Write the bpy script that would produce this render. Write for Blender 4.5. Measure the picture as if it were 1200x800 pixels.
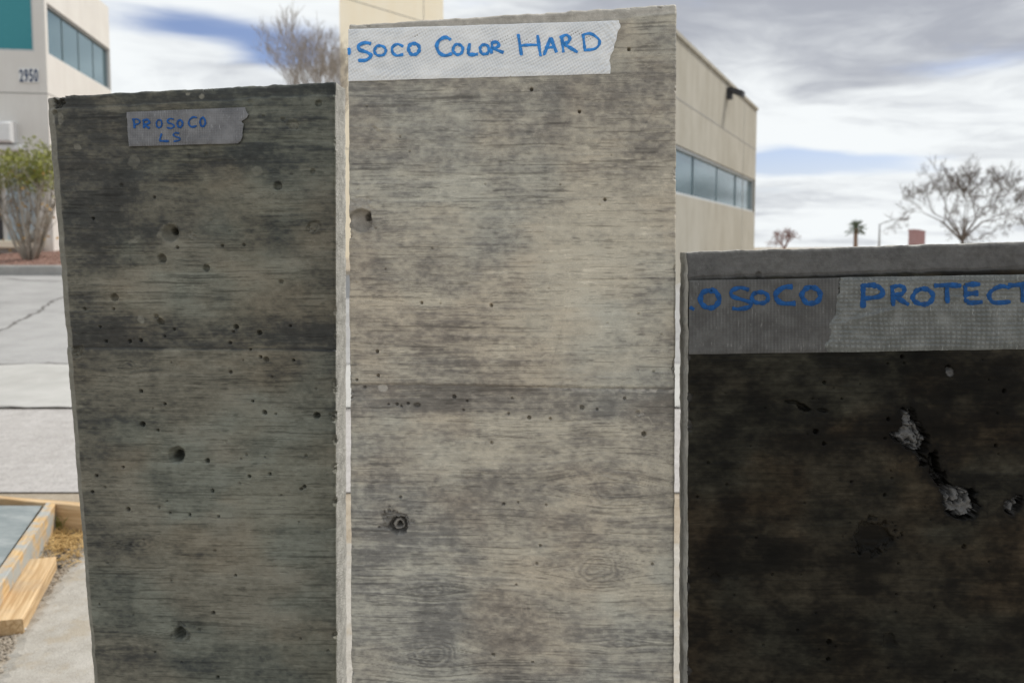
import bpy, math, random
import numpy as np
from mathutils import Vector, Matrix

# ------------------------------------------------------------------ scene
for o in list(bpy.data.objects):
    bpy.data.objects.remove(o)
S = bpy.context.scene
C = S.collection
random.seed(7)
rng = np.random.default_rng(7)
rad = math.radians

# ------------------------------------------------------------------ camera
W, H, F = 1200.0, 800.0, 1000.0
HOR = 290.0
PITCH = rad(4.2)
CAM = Vector((0.0, 0.0, 1.5))
SHIFT = (math.tan(PITCH) - (400.0 - HOR) / F) / (W / F)
cd = bpy.data.cameras.new('camera')
cam = bpy.data.objects.new('camera', cd)
C.objects.link(cam)
cam.location = CAM
cam.rotation_euler = (math.pi / 2 - PITCH, 0, 0)
cd.sensor_width = 36
cd.lens = 36 * F / W
cd.shift_y = SHIFT
cd.clip_start = 0.02
cd.clip_end = 6000
cd.dof.use_dof = True
cd.dof.focus_distance = 1.30
cd.dof.aperture_fstop = 5.8
S.camera = cam

# ------------------------------------------------------------------ light
SUN_EL, SUN_AZ = rad(50), rad(60)          # azimuth from +Y (view direction) towards +X (right)
sun_to = Vector((math.cos(SUN_EL) * math.sin(SUN_AZ), math.cos(SUN_EL) * math.cos(SUN_AZ), math.sin(SUN_EL)))
ld = bpy.data.lights.new('sun', 'SUN')
ld.energy = 2.25
ld.angle = rad(2.0)
ld.color = (1.0, 0.95, 0.87)
sun = bpy.data.objects.new('sun', ld)
C.objects.link(sun)
sun.rotation_euler = sun_to.to_track_quat('Z', 'Y').to_euler()
sun.location = (0, 0, 30)

S.render.engine = 'CYCLES'
S.view_settings.view_transform = 'Standard'
S.view_settings.look = 'None'
S.view_settings.exposure = 0.40
S.view_settings.gamma = 1.0
S.cycles.use_denoising = True
S.cycles.max_bounces = 6

# ------------------------------------------------------------------ node helpers
class NT:
    """small helper round a node tree"""
    def __init__(s, tree):
        s.t = tree
        s.t.nodes.clear()
    def n(s, kind, **kw):
        nd = s.t.nodes.new(kind)
        for k, v in kw.items():
            setattr(nd, k, v)
        return nd
    def put(s, sock, v):
        if v is None:
            return
        if isinstance(v, bpy.types.NodeSocket):
            s.t.links.new(v, sock)
        elif isinstance(v, (tuple, list)) and len(v) == 3 and sock.type == 'RGBA':
            sock.default_value = (*v, 1)
        else:
            sock.default_value = v
    def m(s, op, a, b=None, c=None, clamp=False):
        nd = s.n('ShaderNodeMath', operation=op, use_clamp=clamp)
        for i, v in enumerate((a, b, c)):
            s.put(nd.inputs[i], v)
        return nd.outputs[0]
    def vm(s, op, a, b=None):
        nd = s.n('ShaderNodeVectorMath', operation=op)
        s.put(nd.inputs[0], a)
        s.put(nd.inputs[1], b)
        return nd.outputs[0]
    def xyz(s, x, y, z):
        nd = s.n('ShaderNodeCombineXYZ')
        for i, v in enumerate((x, y, z)):
            s.put(nd.inputs[i], v)
        return nd.outputs[0]
    def sep(s, v):
        nd = s.n('ShaderNodeSeparateXYZ')
        s.put(nd.inputs[0], v)
        return nd.outputs
    def noise(s, vec, scale=1.0, detail=4.0, rough=0.55, dist=0.0, out=0):
        nd = s.n('ShaderNodeTexNoise')
        s.put(nd.inputs['Vector'], vec)
        nd.inputs['Scale'].default_value = scale
        nd.inputs['Detail'].default_value = detail
        nd.inputs['Roughness'].default_value = rough
        nd.inputs['Distortion'].default_value = dist
        return nd.outputs[out]
    def vor(s, vec, scale=1.0, feature='F1', out='Distance'):
        nd = s.n('ShaderNodeTexVoronoi', feature=feature)
        s.put(nd.inputs['Vector'], vec)
        nd.inputs['Scale'].default_value = scale
        return nd.outputs[out]
    def ramp(s, fac, stops, interp='LINEAR'):
        nd = s.n('ShaderNodeValToRGB')
        cr = nd.color_ramp
        cr.interpolation = interp
        while len(cr.elements) < len(stops):
            cr.elements.new(0.5)
        for e, (p, c) in zip(cr.elements, stops):
            e.position = p
            e.color = (c, c, c, 1) if isinstance(c, (int, float)) else (*c, 1)
        s.put(nd.inputs[0], fac)
        return nd.outputs[0]
    def mix(s, fac, a, b, mode='MIX'):
        nd = s.n('ShaderNodeMix', data_type='RGBA', blend_type=mode)
        s.put(nd.inputs[0], fac)
        s.put(nd.inputs[6], a)
        s.put(nd.inputs[7], b)
        return nd.outputs[2]
    def sm(s, v, lo, hi, a=0.0, b=1.0):
        nd = s.n('ShaderNodeMapRange', interpolation_type='SMOOTHSTEP')
        s.put(nd.inputs[0], v)
        for i, q in enumerate((lo, hi, a, b)):
            nd.inputs[i + 1].default_value = q
        return nd.outputs[0]
    def attr(s, name):
        return s.n('ShaderNodeAttribute', attribute_name=name).outputs['Fac']
    def obj(s):
        return s.n('ShaderNodeTexCoord').outputs['Object']
    def geo(s):
        return s.n('ShaderNodeNewGeometry').outputs['Position']
    def bump(s, h, strength=0.3, dist=0.01, normal=None):
        nd = s.n('ShaderNodeBump')
        nd.inputs['Strength'].default_value = strength
        nd.inputs['Distance'].default_value = dist
        s.put(nd.inputs['Height'], h)
        s.put(nd.inputs['Normal'], normal)
        return nd.outputs[0]
    def out(s, col, rough=0.7, normal=None, metal=0.0, spec=0.5, **kw):
        b = s.n('ShaderNodeBsdfPrincipled')
        s.put(b.inputs['Base Color'], col)
        s.put(b.inputs['Roughness'], rough)
        s.put(b.inputs['Normal'], normal)
        s.put(b.inputs['Metallic'], metal)
        s.put(b.inputs['Specular IOR Level'], spec)
        for k, v in kw.items():
            s.put(b.inputs[k], v)
        o = s.n('ShaderNodeOutputMaterial')
        s.t.links.new(b.outputs[0], o.inputs[0])

def mat(name):
    m = bpy.data.materials.new(name)
    m.use_nodes = True
    return m, NT(m.node_tree)

# ------------------------------------------------------------------ world: sky with a drifting cloud layer
wd = bpy.data.worlds.new('World')
S.world = wd
wd.use_nodes = True
wd.cycles.sampling_method = 'MANUAL'
wd.cycles.sample_map_resolution = 256
w = NT(wd.node_tree)
sky = w.n('ShaderNodeTexSky', sky_type='NISHITA')
sky.sun_disc = False
sky.sun_elevation = SUN_EL
sky.sun_rotation = SUN_AZ
sky.air_density = 1.0
sky.dust_density = 0.4
sky.ozone_density = 1.5
dirv = w.n('ShaderNodeTexCoord').outputs['Generated']
dx, dy, dz = w.sep(dirv)
dzc = w.m('MAXIMUM', dz, 0.0)
inv = w.m('DIVIDE', 1.0, w.m('ADD', dzc, 0.13))
pl = w.xyz(w.m('MULTIPLY', dx, inv), w.m('MULTIPLY', dy, inv), 3.7)
wx, wy, wz_ = w.sep(pl)
warp = w.vm('MULTIPLY', w.vm('SUBTRACT', w.noise(pl, 0.9, 3, 0.5, out=1), (0.5, 0.5, 0.5)), (0.9, 0.9, 0.0))
pw = w.vm('ADD', pl, warp)
n_big = w.noise(pw, 0.62, 7, 0.52)
n_wisp = w.noise(w.vm('MULTIPLY', w.vm('ADD', pw, (4.2, 1.3, 0)), (0.8, 2.2, 1.0)), 1.1, 6, 0.55)
cover = w.m('ADD', w.m('MULTIPLY', n_big, 0.75), w.m('MULTIPLY', n_wisp, 0.35))
# thinner cloud where blue shows through (clear lanes of the real sky)
def lane(az, el, raz, rel):
    a = w.m('ARCTAN2', dx, dy)
    e = w.m('ARCSINE', dz)
    da = w.m('DIVIDE', w.m('SUBTRACT', a, rad(az)), rad(raz))
    de = w.m('DIVIDE', w.m('SUBTRACT', e, rad(el)), rad(rel))
    q = w.m('ADD', w.m('MULTIPLY', da, da), w.m('MULTIPLY', de, de))
    return w.m('EXPONENT', w.m('MULTIPLY', q, -1.0))
holes = None
for L, amp in (((21.5, 5.2, 6.0, 0.8), 0.31), ((17.5, 5.6, 2.2, 1.0), 0.17), ((-20, 13.3, 6, 1.2), 0.25), ((-14.5, 12.2, 3.0, 1.1), 0.22), ((18, 3.6, 3, 0.4), 0.13),
               ((70, 30, 25, 6), 0.2), ((-75, 25, 25, 6), 0.2), ((150, 35, 30, 8), 0.2), ((-140, 40, 30, 8), 0.2)):
    v = w.m('MULTIPLY', lane(*L), amp)
    holes = v if holes is None else w.m('ADD', holes, v)
cover = w.m('SUBTRACT', cover, holes)
mask = w.sm(cover, 0.33, 0.50)
shade = w.noise(w.vm('MULTIPLY', w.vm('ADD', pw, (9.1, 2.7, 0)), (0.9, 1.2, 1)), 0.9, 7, 0.58)
wisp = w.noise(w.vm('MULTIPLY', w.vm('ADD', pw, (2.2, 7.7, 0)), (1.5, 1.9, 1)), 1.0, 6, 0.6, 0.8)
# cloud bases grow greyer overhead, brighter and whiter towards the horizon
hi = w.sm(dz, 0.10, 0.26)
tone = w.m('ADD', 0.68, w.m('MULTIPLY', w.m('SUBTRACT', shade, 0.5), 1.7))
tone = w.m('ADD', tone, w.m('MULTIPLY', w.m('SUBTRACT', wisp, 0.5), 0.9))
tone = w.m('SUBTRACT', tone, w.m('MULTIPLY', hi, 0.06))
tone = w.m('SUBTRACT', tone, w.m('MULTIPLY', lane(19, 15.0, 17, 4.4), 0.58))
tone = w.m('ADD', tone, w.m('MULTIPLY', lane(20, 8.6, 14, 2.0), 0.10))
cloud = w.mix(w.sm(tone, 0.10, 0.80), (3.25, 3.42, 3.85), (7.05, 7.3, 7.4))
skycol = w.mix(1.0, sky.outputs[0], (0.84, 0.76, 0.86), 'MULTIPLY')
skymix = w.mix(mask, skycol, cloud)
bg = w.n('ShaderNodeBackground')
w.put(bg.inputs[0], skymix)
bg.inputs[1].default_value = 0.10
wo = w.n('ShaderNodeOutputWorld')
w.t.links.new(bg.outputs[0], wo.inputs[0])

# ------------------------------------------------------------------ projection helpers (pixel of the photograph -> a place in the world)
cp, sp = math.cos(PITCH), math.sin(PITCH)
def ray(u, v):
    xc = (u - 600.0) / F
    yc = (400.0 - v) / F + SHIFT * W / F
    return xc, cp + yc * sp, -sp + yc * cp
def P(u, v, Y):
    a, b, c = ray(u, v)
    k = Y / b
    return Vector((a * k, Y, CAM.z + c * k))
def proj(p):
    x, y, z = p[0] - CAM.x, p[1] - CAM.y, p[2] - CAM.z
    dpt = y * cp - z * sp
    return 600 + F * x / dpt, 400 - F * (y * sp + z * cp) / dpt + SHIFT * W
SLOPE, FLAT = 0.056, 20.8
def gz(y):
    return SLOPE * min(max(y, -5.0), FLAT)
def G(u, v, dz=0.0):
    a, b, c = ray(u, v)
    k = (CAM.z - dz) / (SLOPE * b - c)
    return Vector((a * k, b * k, SLOPE * b * k + dz))

# ------------------------------------------------------------------ mesh helpers
def vnoise(x, y, seed=0):
    """smooth value noise, numpy"""
    x = np.asarray(x, float); y = np.asarray(y, float)
    xi = np.floor(x).astype(np.int64); yi = np.floor(y).astype(np.int64)
    xf = x - xi; yf = y - yi
    xf = xf * xf * (3 - 2 * xf); yf = yf * yf * (3 - 2 * yf)
    def h(a, b):
        n = (a * 374761393 + b * 668265263 + seed * 1442695041) & 0x7fffffff
        n = ((n ^ (n >> 13)) * 1274126177) & 0x7fffffff
        n = n ^ (n >> 16)
        return (n & 0xffff) / 65535.0
    a = h(xi, yi); b = h(xi + 1, yi); c = h(xi, yi + 1); d = h(xi + 1, yi + 1)
    return (a * (1 - xf) + b * xf) * (1 - yf) + (c * (1 - xf) + d * xf) * yf
def fbm(x, y, seed=0, oct=4, gain=0.5):
    s = 0; a = 1; t = 0
    for i in range(oct):
        s = s + a * vnoise(x * 2 ** i + 17.3 * i, y * 2 ** i - 9.1 * i, seed + i)
        t += a; a *= gain
    return s / t
def sstep(a, b, x):
    t = np.clip((x - a) / (b - a), 0, 1)
    return t * t * (3 - 2 * t)

def tag(o, label=None, cat=None, group=None, kind=None):
    if label: o['label'] = label
    if cat: o['category'] = cat
    if group: o['group'] = group
    if kind: o['kind'] = kind
    return o
def empty(name, loc=(0, 0, 0), rz=0.0):
    o = bpy.data.objects.new(name, None)
    o.empty_display_size = 0.1
    C.objects.link(o)
    o.location = loc
    o.rotation_euler = (0, 0, rz)
    return o
def link(name, me, material, parent=None, smooth=False):
    o = bpy.data.objects.new(name, me)
    C.objects.link(o)
    if material is not None:
        for m in (material if isinstance(material, (list, tuple)) else [material]):
            me.materials.append(m)
    if parent is not None:
        o.parent = parent
    if smooth:
        me.polygons.foreach_set('use_smooth', [True] * len(me.polygons))
    return o

class MB:
    """collects boxes, tubes and quads into one mesh"""
    def __init__(s):
        s.v = []; s.f = []
    def add(s, vs, fs):
        b = len(s.v)
        s.v += [tuple(p) for p in vs]
        s.f += [tuple(i + b for i in f) for f in fs]
        return s
    def box(s, lo, hi, M=None, jit=0.0, cham=0.0):
        x0, y0, z0 = lo; x1, y1, z1 = hi
        if cham > 0:
            # box with chamfered vertical-plane edges on the long axis
            c = cham
            prof = [(y0 + c, z0), (y1 - c, z0), (y1, z0 + c), (y1, z1 - c), (y1 - c, z1), (y0 + c, z1), (y0, z1 - c), (y0, z0 + c)]
            vs = [Vector((x, a, b)) for x in (x0, x1) for a, b in prof]
            fs = [tuple(range(7, -1, -1)), tuple(range(8, 16))] + [(i, (i + 1) % 8, 8 + (i + 1) % 8, 8 + i) for i in range(8)]
        else:
            vs = [Vector(p) for p in ((x0, y0, z0), (x1, y0, z0), (x1, y1, z0), (x0, y1, z0), (x0, y0, z1), (x1, y0, z1), (x1, y1, z1), (x0, y1, z1))]
            fs = [(3, 2, 1, 0), (4, 5, 6, 7), (0, 1, 5, 4), (1, 2, 6, 5), (2, 3, 7, 6), (3, 0, 4, 7)]
        if jit:
            vs = [p + Vector((random.uniform(-jit, jit), random.uniform(-jit, jit), random.uniform(-jit, jit))) for p in vs]
        if M is not None:
            vs = [M @ p for p in vs]
        return s.add(vs, fs)
    def tube(s, pts, rs, n=5, cap=True):
        pts = [Vector(p) for p in pts]
        vs = []; fs = []
        for i, p in enumerate(pts):
            d = (pts[min(i + 1, len(pts) - 1)] - pts[max(i - 1, 0)])
            if d.length < 1e-9: d = Vector((0, 0, 1))
            d.normalize()
            a = d.cross(Vector((0.31, 0.95, 0.05)))
            if a.length < 1e-3: a = d.cross(Vector((1, 0, 0)))
            a.normalize()
            b = d.cross(a)
            for k in range(n):
                t = 2 * math.pi * k / n
                vs.append(p + (a * math.cos(t) + b * math.sin(t)) * rs[i])
        for i in range(len(pts) - 1):
            for k in range(n):
                k2 = (k + 1) % n
                fs.append((i * n + k, i * n + k2, (i + 1) * n + k2, (i + 1) * n + k))
        if cap and n > 3:
            fs.append(tuple(range(n - 1, -1, -1)))
            fs.append(tuple((len(pts) - 1) * n + k for k in range(n)))
        return s.add(vs, fs)
    def mesh(s, name):
        me = bpy.data.meshes.new(name)
        me.from_pydata(s.v, [], s.f)
        me.update()
        return me
    def build(s, name, material, parent=None, smooth=False):
        return link(name, s.mesh(name), material, parent, smooth)

# ------------------------------------------------------------------ materials
def concrete_face(name, rough=(0.5, 0.75), spec=0.3):
    """sealed concrete: pigment stored on the mesh, micro relief and sheen from nodes"""
    m, t = mat(name)
    col = t.n('ShaderNodeAttribute', attribute_name='albedo').outputs['Color']
    fine = t.noise(t.obj(), 1100, 2, 0.6)
    col = t.mix(1.0, col, t.ramp(fine, [(0.3, (0.80, 0.80, 0.80)), (0.7, (1.2, 1.2, 1.2))]), 'MULTIPLY')
    gl = t.attr('gloss')
    ro = t.sm(gl, 0.0, 1.0, rough[1], rough[0])
    t.out(col, ro, t.bump(fine, 0.4, 0.0005), spec=spec)
    return m

def simple(name, c1, c2, scale=8.0, rough=0.8, bump=0.2, bd=0.01, detail=6, spec=0.3, metal=0.0, stretch=(1, 1, 1)):
    m, t = mat(name)
    ob = t.vm('MULTIPLY', t.obj(), stretch)
    n = t.noise(ob, scale, detail, 0.65)
    n2 = t.noise(ob, scale * 9, 3, 0.6)
    f = t.sm(t.m('ADD', t.m('MULTIPLY', n, 0.65), t.m('MULTIPLY', n2, 0.35)), 0.3, 0.7)
    t.out(t.mix(f, c1, c2), rough, t.bump(n2, bump, bd), spec=spec, metal=metal)
    return m

M = {}
M['raw'] = simple('raw_concrete', (0.24, 0.235, 0.215), (0.52, 0.51, 0.475), 38, 0.85, 0.8, 0.004)
M['face1'] = concrete_face('sealed_concrete_olive', (0.42, 0.72), 0.25)
M['face2'] = concrete_face('sealed_concrete_grey', (0.45, 0.75), 0.3)
M['face3'] = concrete_face('sealed_concrete_black', (0.42, 0.75), 0.11)

def tape_mat(name, c1, c2, rough=0.38, spec=0.5, weave_shade=.35, dark=(.5, .5, .5)):
    """cloth tape: weave relief shading painted into the colour (stored per vertex), scuffs from nodes"""
    m, t = mat(name)
    ob = t.obj()
    n = t.noise(ob, 35, 5, 0.65)
    sc2 = t.noise(t.vm('MULTIPLY', ob, (500, 1, 60)), 1, 2, 0.6)
    scu = t.noise(ob, 60, 4, 0.7)
    th = t.attr('weave_shade')
    col = t.mix(t.sm(n, 0.35, 0.65), c1, c2)
    col = t.mix(t.m('MULTIPLY', th, weave_shade), col, tuple(a * b for a, b in zip(c1, dark)))
    col = t.mix(t.m('MULTIPLY', t.m('MULTIPLY', t.sm(sc2, 0.58, 0.70), t.sm(scu, 0.42, 0.62)), 0.65), col, tuple(min(.93, c * 2.1) for c in c2))
    nb = t.bump(n, 0.25, 0.0008)
    t.out(col, t.sm(n, 0.3, 0.7, rough - 0.1, rough + 0.12), nb, spec=spec)
    return m
M['tape1'] = tape_mat('duct_tape_dull_grey', (0.135, 0.138, 0.150), (0.215, 0.22, 0.235), 0.34, 0.45, .4)
M['tape2'] = tape_mat('duct_tape_silver', (0.80, 0.83, 0.86), (0.90, 0.92, 0.94), 0.34, 0.5, .42, (.62, .65, .70))
M['tape3'] = tape_mat('duct_tape_matt_grey', (0.075, 0.075, 0.076), (0.115, 0.116, 0.115), 0.40, 0.3, .35)
M['tape4'] = tape_mat('duct_tape_glossy_grey', (0.098, 0.107, 0.105), (0.17, 0.18, 0.176), 0.26, 0.6, .45, (.55, .56, .56))
def ink(name, c):
    m, t = mat(name)
    n = t.noise(t.obj(), 120, 4, 0.7)
    d = t.noise(t.vm('MULTIPLY', t.obj(), (260, 1, 420)), 1, 3, 0.6)
    col = t.mix(t.sm(n, 0.3, 0.75), tuple(q * 0.7 for q in c), tuple(q * 1.3 for q in c))
    col = t.mix(t.m('MULTIPLY', t.sm(d, 0.55, 0.72), 0.55), col, tuple(q * 1.6 + .05 * max(c) for q in c))
    t.out(col, 0.45, spec=0.25)
    return m
M['ink1'] = ink('blue_marker_dark', (0.010, 0.085, 0.30))
M['ink2'] = ink('blue_marker_bright', (0.045, 0.27, 0.72))
M['ink3'] = ink('blue_marker_deep', (0.004, 0.065, 0.22))

def plaster(name, c1, c2):
    m, t = mat(name)
    ob = t.obj()
    n = t.noise(ob, 1.3, 5, 0.6)
    v = t.noise(t.vm('MULTIPLY', ob, (3, 3, 0.35)), 1, 4, 0.6)
    f = t.noise(ob, 60, 3, 0.6)
    col = t.mix(t.sm(t.m('ADD', t.m('MULTIPLY', n, 0.5), t.m('MULTIPLY', v, 0.5)), 0.35, 0.68), c1, c2)
    col = t.mix(t.m('MULTIPLY', t.sm(f, 0.4, 0.7), 0.10), col, tuple(q * 0.7 for q in c1))
    t.out(col, 0.9, t.bump(f, 0.35, 0.01), spec=0.2)
    return m
M['plaster'] = plaster('stucco_warm_grey', (0.67, 0.645, 0.61), (0.73, 0.71, 0.675))
M['plaster_cream'] = plaster('stucco_cream', (0.86, 0.78, 0.62), (0.88, 0.82, 0.68))
M['plaster_beige'] = plaster('stucco_beige', (0.36, 0.335, 0.28), (0.44, 0.415, 0.36))
def glass(name, col, rough=0.03, metal=0.75):
    m, t = mat(name)
    ob = t.obj()
    n = t.noise(ob, 0.7, 2, 0.5)
    d = t.noise(ob, 12, 4, 0.6)
    c = t.mix(t.m('MULTIPLY', t.sm(d, 0.5, 0.8), 0.25), col, tuple(min(1, q * 1.25 + 0.02) for q in col))
    t.out(c, t.sm(d, 0.3, 0.8, rough, rough + 0.05), t.bump(n, 0.05, 0.05), metal=metal, spec=0.6)
    return m
M['glass_teal'] = glass('tinted_glass_teal', (0.035, 0.20, 0.225), 0.05, 0.55)
M['glass_grey'] = glass('tinted_glass_blue_grey', (0.15, 0.25, 0.29), 0.06, 0.7)
M['glass_blue'] = glass('tinted_glass_blue_teal', (0.13, 0.22, 0.26), 0.10, 0.5)
M['mullion'] = simple('blue_grey_mullion', (0.16, 0.21, 0.23), (0.20, 0.25, 0.27), 12, 0.4, 0.05, 0.002)
M['frame'] = simple('aluminium_frame', (0.42, 0.44, 0.45), (0.52, 0.54, 0.55), 20, 0.45, 0.05, 0.002, spec=0.5)
M['white'] = simple('white_paint', (0.70, 0.71, 0.71), (0.78, 0.78, 0.78), 12, 0.6, 0.1, 0.003)
M['digit'] = simple('dark_blue_paint', (0.025, 0.05, 0.11), (0.035, 0.065, 0.14), 30, 0.5, 0.05, 0.001)
M['door'] = simple('blue_grey_paint', (0.36, 0.45, 0.51), (0.42, 0.50, 0.56), 6, 0.6, 0.1, 0.004)
M['dark'] = simple('dark_metal', (0.035, 0.037, 0.04), (0.06, 0.06, 0.065), 20, 0.55, 0.1, 0.002)
M['reveal'] = simple('joint_sealant', (0.26, 0.25, 0.235), (0.32, 0.31, 0.29), 10, 0.85, 0.1, 0.002)
def ground_mat(name, c1, c2, big=0.5, mid=7.0, fine=160.0, speck=0.25, bd=0.01, rough=0.92, stain=None, staina=0.35):
    m, t = mat(name)
    ob = t.geo()
    a = t.noise(ob, big, 4, 0.6)
    b = t.noise(ob, mid, 5, 0.65)
    c = t.noise(ob, fine, 3, 0.7)
    col = t.mix(t.sm(t.m('ADD', t.m('MULTIPLY', a, 0.5), t.m('MULTIPLY', b, 0.5)), 0.35, 0.65), c1, c2)
    col = t.mix(t.m('MULTIPLY', t.sm(c, 0.52, 0.66), speck), col, tuple(q * 0.45 for q in c1))
    col = t.mix(t.m('MULTIPLY', t.sm(c, 0.50, 0.36), speck * 0.7), col, tuple(min(0.9, q * 1.35) for q in c2))
    if stain:
        s = t.noise(t.vm('ADD', ob, (7.7, 3.1, 0)), mid * 0.35, 5, 0.7)
        col = t.mix(t.m('MULTIPLY', t.sm(s, 0.52, 0.66), staina), col, stain)
    t.out(col, rough, t.bump(t.m('ADD', c, t.m('MULTIPLY', b, 0.6)), 0.6, bd), spec=0.2)
    return m
M['dirt'] = ground_mat('sandy_dirt', (0.30, 0.245, 0.18), (0.43, 0.375, 0.30), 0.9, 9, 130, 0.4, 0.012)
M['asphalt'] = ground_mat('weathered_asphalt', (0.30, 0.295, 0.29), (0.39, 0.385, 0.378), 0.25, 2.2, 70, 0.30, 0.006, stain=(0.22, 0.215, 0.21), staina=0.4)
M['gutter'] = ground_mat('gutter_concrete', (0.40, 0.395, 0.375), (0.49, 0.48, 0.46), 0.5, 3.0, 120, 0.16, 0.004, stain=(0.33, 0.32, 0.30))
M['walk'] = ground_mat('rough_pavement', (0.355, 0.335, 0.32), (0.46, 0.44, 0.425), 0.7, 14, 60, 0.30, 0.010)
M['paving'] = ground_mat('broom_concrete', (0.34, 0.315, 0.275), (0.45, 0.425, 0.385), 1.2, 16, 170, 0.34, 0.006, stain=(0.36, 0.30, 0.215), staina=0.5)
M['kerb'] = ground_mat('kerb_concrete', (0.30, 0.295, 0.28), (0.40, 0.39, 0.37), 0.8, 5, 90, 0.2, 0.006)
M['mulch'] = ground_mat('red_gravel_bed', (0.175, 0.095, 0.072), (0.27, 0.16, 0.125), 0.8, 10, 60, 0.4, 0.02)
M['pebble'] = simple('red_pebbles', (0.16, 0.085, 0.065), (0.33, 0.22, 0.18), 3, 0.9, 0.2, 0.005)
M['stone'] = simple('pale_stone', (0.45, 0.42, 0.38), (0.68, 0.66, 0.62), 30, 0.8, 0.3, 0.004)
M['stone_dark'] = simple('dark_chip', (0.03, 0.03, 0.032), (0.07, 0.07, 0.072), 30, 0.8, 0.3, 0.004)
M['grit'] = simple('dirt_grit', (0.22, 0.18, 0.14), (0.50, 0.45, 0.38), 4, 0.9, 0.2, 0.003)
M['crack'] = simple('open_crack', (0.11, 0.105, 0.10), (0.19, 0.18, 0.17), 12, 0.95, 0.3, 0.004)
def wetpad():
    m, t = mat('fresh_concrete')
    ob = t.geo()
    n = t.noise(t.vm('MULTIPLY', ob, (4, 9, 4)), 1, 6, 0.65)
    f = t.noise(ob, 60, 4, 0.65)
    col = t.mix(t.sm(n, 0.35, 0.66), (0.205, 0.235, 0.24), (0.32, 0.345, 0.345))
    t.out(col, 0.75, t.bump(t.m('ADD', n, t.m('MULTIPLY', f, 0.3)), 0.5, 0.01), spec=0.3)
    return m
M['pad'] = wetpad()
def lumber(name, c1, c2, axis):
    m, t = mat(name)
    ob = t.obj()
    st = [70, 70, 70]; st[axis] = 3.0
    n = t.noise(t.vm('MULTIPLY', ob, tuple(st)), 1, 5, 0.6, 0.6)
    b = t.noise(ob, 6, 3, 0.6)
    d = t.noise(ob, 40, 5, 0.7)
    col = t.mix(t.sm(n, 0.35, 0.65), c1, c2)
    col = t.mix(t.m('MULTIPLY', t.sm(b, 0.45, 0.75), 0.35), col, (0.33, 0.30, 0.26))
    col = t.mix(t.m('MULTIPLY', t.sm(d, 0.62, 0.72), 0.5), col, (0.30, 0.31, 0.31))
    t.out(col, 0.75, t.bump(n, 0.3, 0.003), spec=0.25)
    return m
M['lumber_x'] = lumber('pine_form_board', (0.43, 0.275, 0.135), (0.64, 0.47, 0.28), 0)
def splatter(name):
    m, t = mat(name)
    ob = t.obj()
    n = t.noise(t.vm('MULTIPLY', ob, (3, 60, 60)), 1, 5, 0.6, 0.6)
    b = t.noise(ob, 11, 5, 0.65)
    col = t.mix(t.sm(n, 0.35, 0.65), (0.45, 0.29, 0.13), (0.64, 0.45, 0.24))
    col = t.mix(t.sm(b, 0.40, 0.60), col, (0.36, 0.37, 0.355))
    t.out(col, 0.8, t.bump(t.m('ADD', n, b), 0.4, 0.004), spec=0.25)
    return m
M['lumber_cement'] = splatter('pine_board_with_cement')
M['straw'] = simple('dry_straw', (0.42, 0.27, 0.10), (0.62, 0.44, 0.20), 9, 0.8, 0.1, 0.002)
M['bark'] = simple('grey_bark', (0.24, 0.21, 0.18), (0.38, 0.34, 0.30), 14, 0.9, 0.4, 0.006)
M['bark_far'] = simple('brown_bark', (0.12, 0.098, 0.085), (0.21, 0.18, 0.16), 14, 0.9, 0.3, 0.006)
M['bark_pale'] = simple('pale_stem_bark', (0.30, 0.27, 0.225), (0.46, 0.42, 0.36), 10, 0.9, 0.3, 0.004)
M['twig_red'] = simple('reddish_twigs', (0.22, 0.12, 0.10), (0.34, 0.20, 0.17), 8, 0.9, 0.2, 0.003)
M['palm_trunk'] = simple('palm_trunk_fibre', (0.20, 0.13, 0.10), (0.33, 0.23, 0.17), 8, 0.9, 0.5, 0.01)
def leafmat(name, a, b, c):
    m, t = mat(name)
    g = t.geo()
    n = t.noise(g, 7, 3, 0.6)
    f = t.noise(g, 45, 2, 0.5)
    col = t.mix(t.sm(n, 0.35, 0.65), a, b)
    col = t.mix(t.m('MULTIPLY', t.sm(f, 0.56, 0.66), 0.6), col, c)
    t.out(col, 0.6, spec=0.3)
    return m
M['leaf'] = leafmat('yellow_green_leaf', (0.15, 0.18, 0.035), (0.32, 0.33, 0.075), (0.40, 0.34, 0.09))
M['leaf_dry'] = leafmat('dry_orange_leaf', (0.42, 0.24, 0.06), (0.50, 0.32, 0.12), (0.35, 0.2, 0.06))
M['palm_leaf'] = leafmat('palm_leaf', (0.045, 0.075, 0.022), (0.09, 0.125, 0.04), (0.14, 0.15, 0.06))
M['brick_red'] = simple('red_cladding', (0.38, 0.22, 0.22), (0.46, 0.29, 0.29), 4, 0.8, 0.2, 0.01)
M['steel'] = simple('galvanised_steel', (0.36, 0.37, 0.38), (0.46, 0.47, 0.48), 6, 0.5, 0.1, 0.003)

# ------------------------------------------------------------------ ground and paving
def sheet(name, pts_rows, material, parent=None):
    """rows of points -> one sheet"""
    vs = []; fs = []
    n = len(pts_rows[0])
    for r in pts_rows: vs += [tuple(p) for p in r]
    for i in range(len(pts_rows) - 1):
        for j in range(n - 1):
            a = i * n + j
            fs.append((a, a + 1, a + n + 1, a + n))
    me = bpy.data.meshes.new(name)
    me.from_pydata(vs, [], fs)
    me.update()
    return link(name, me, material, parent)

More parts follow.
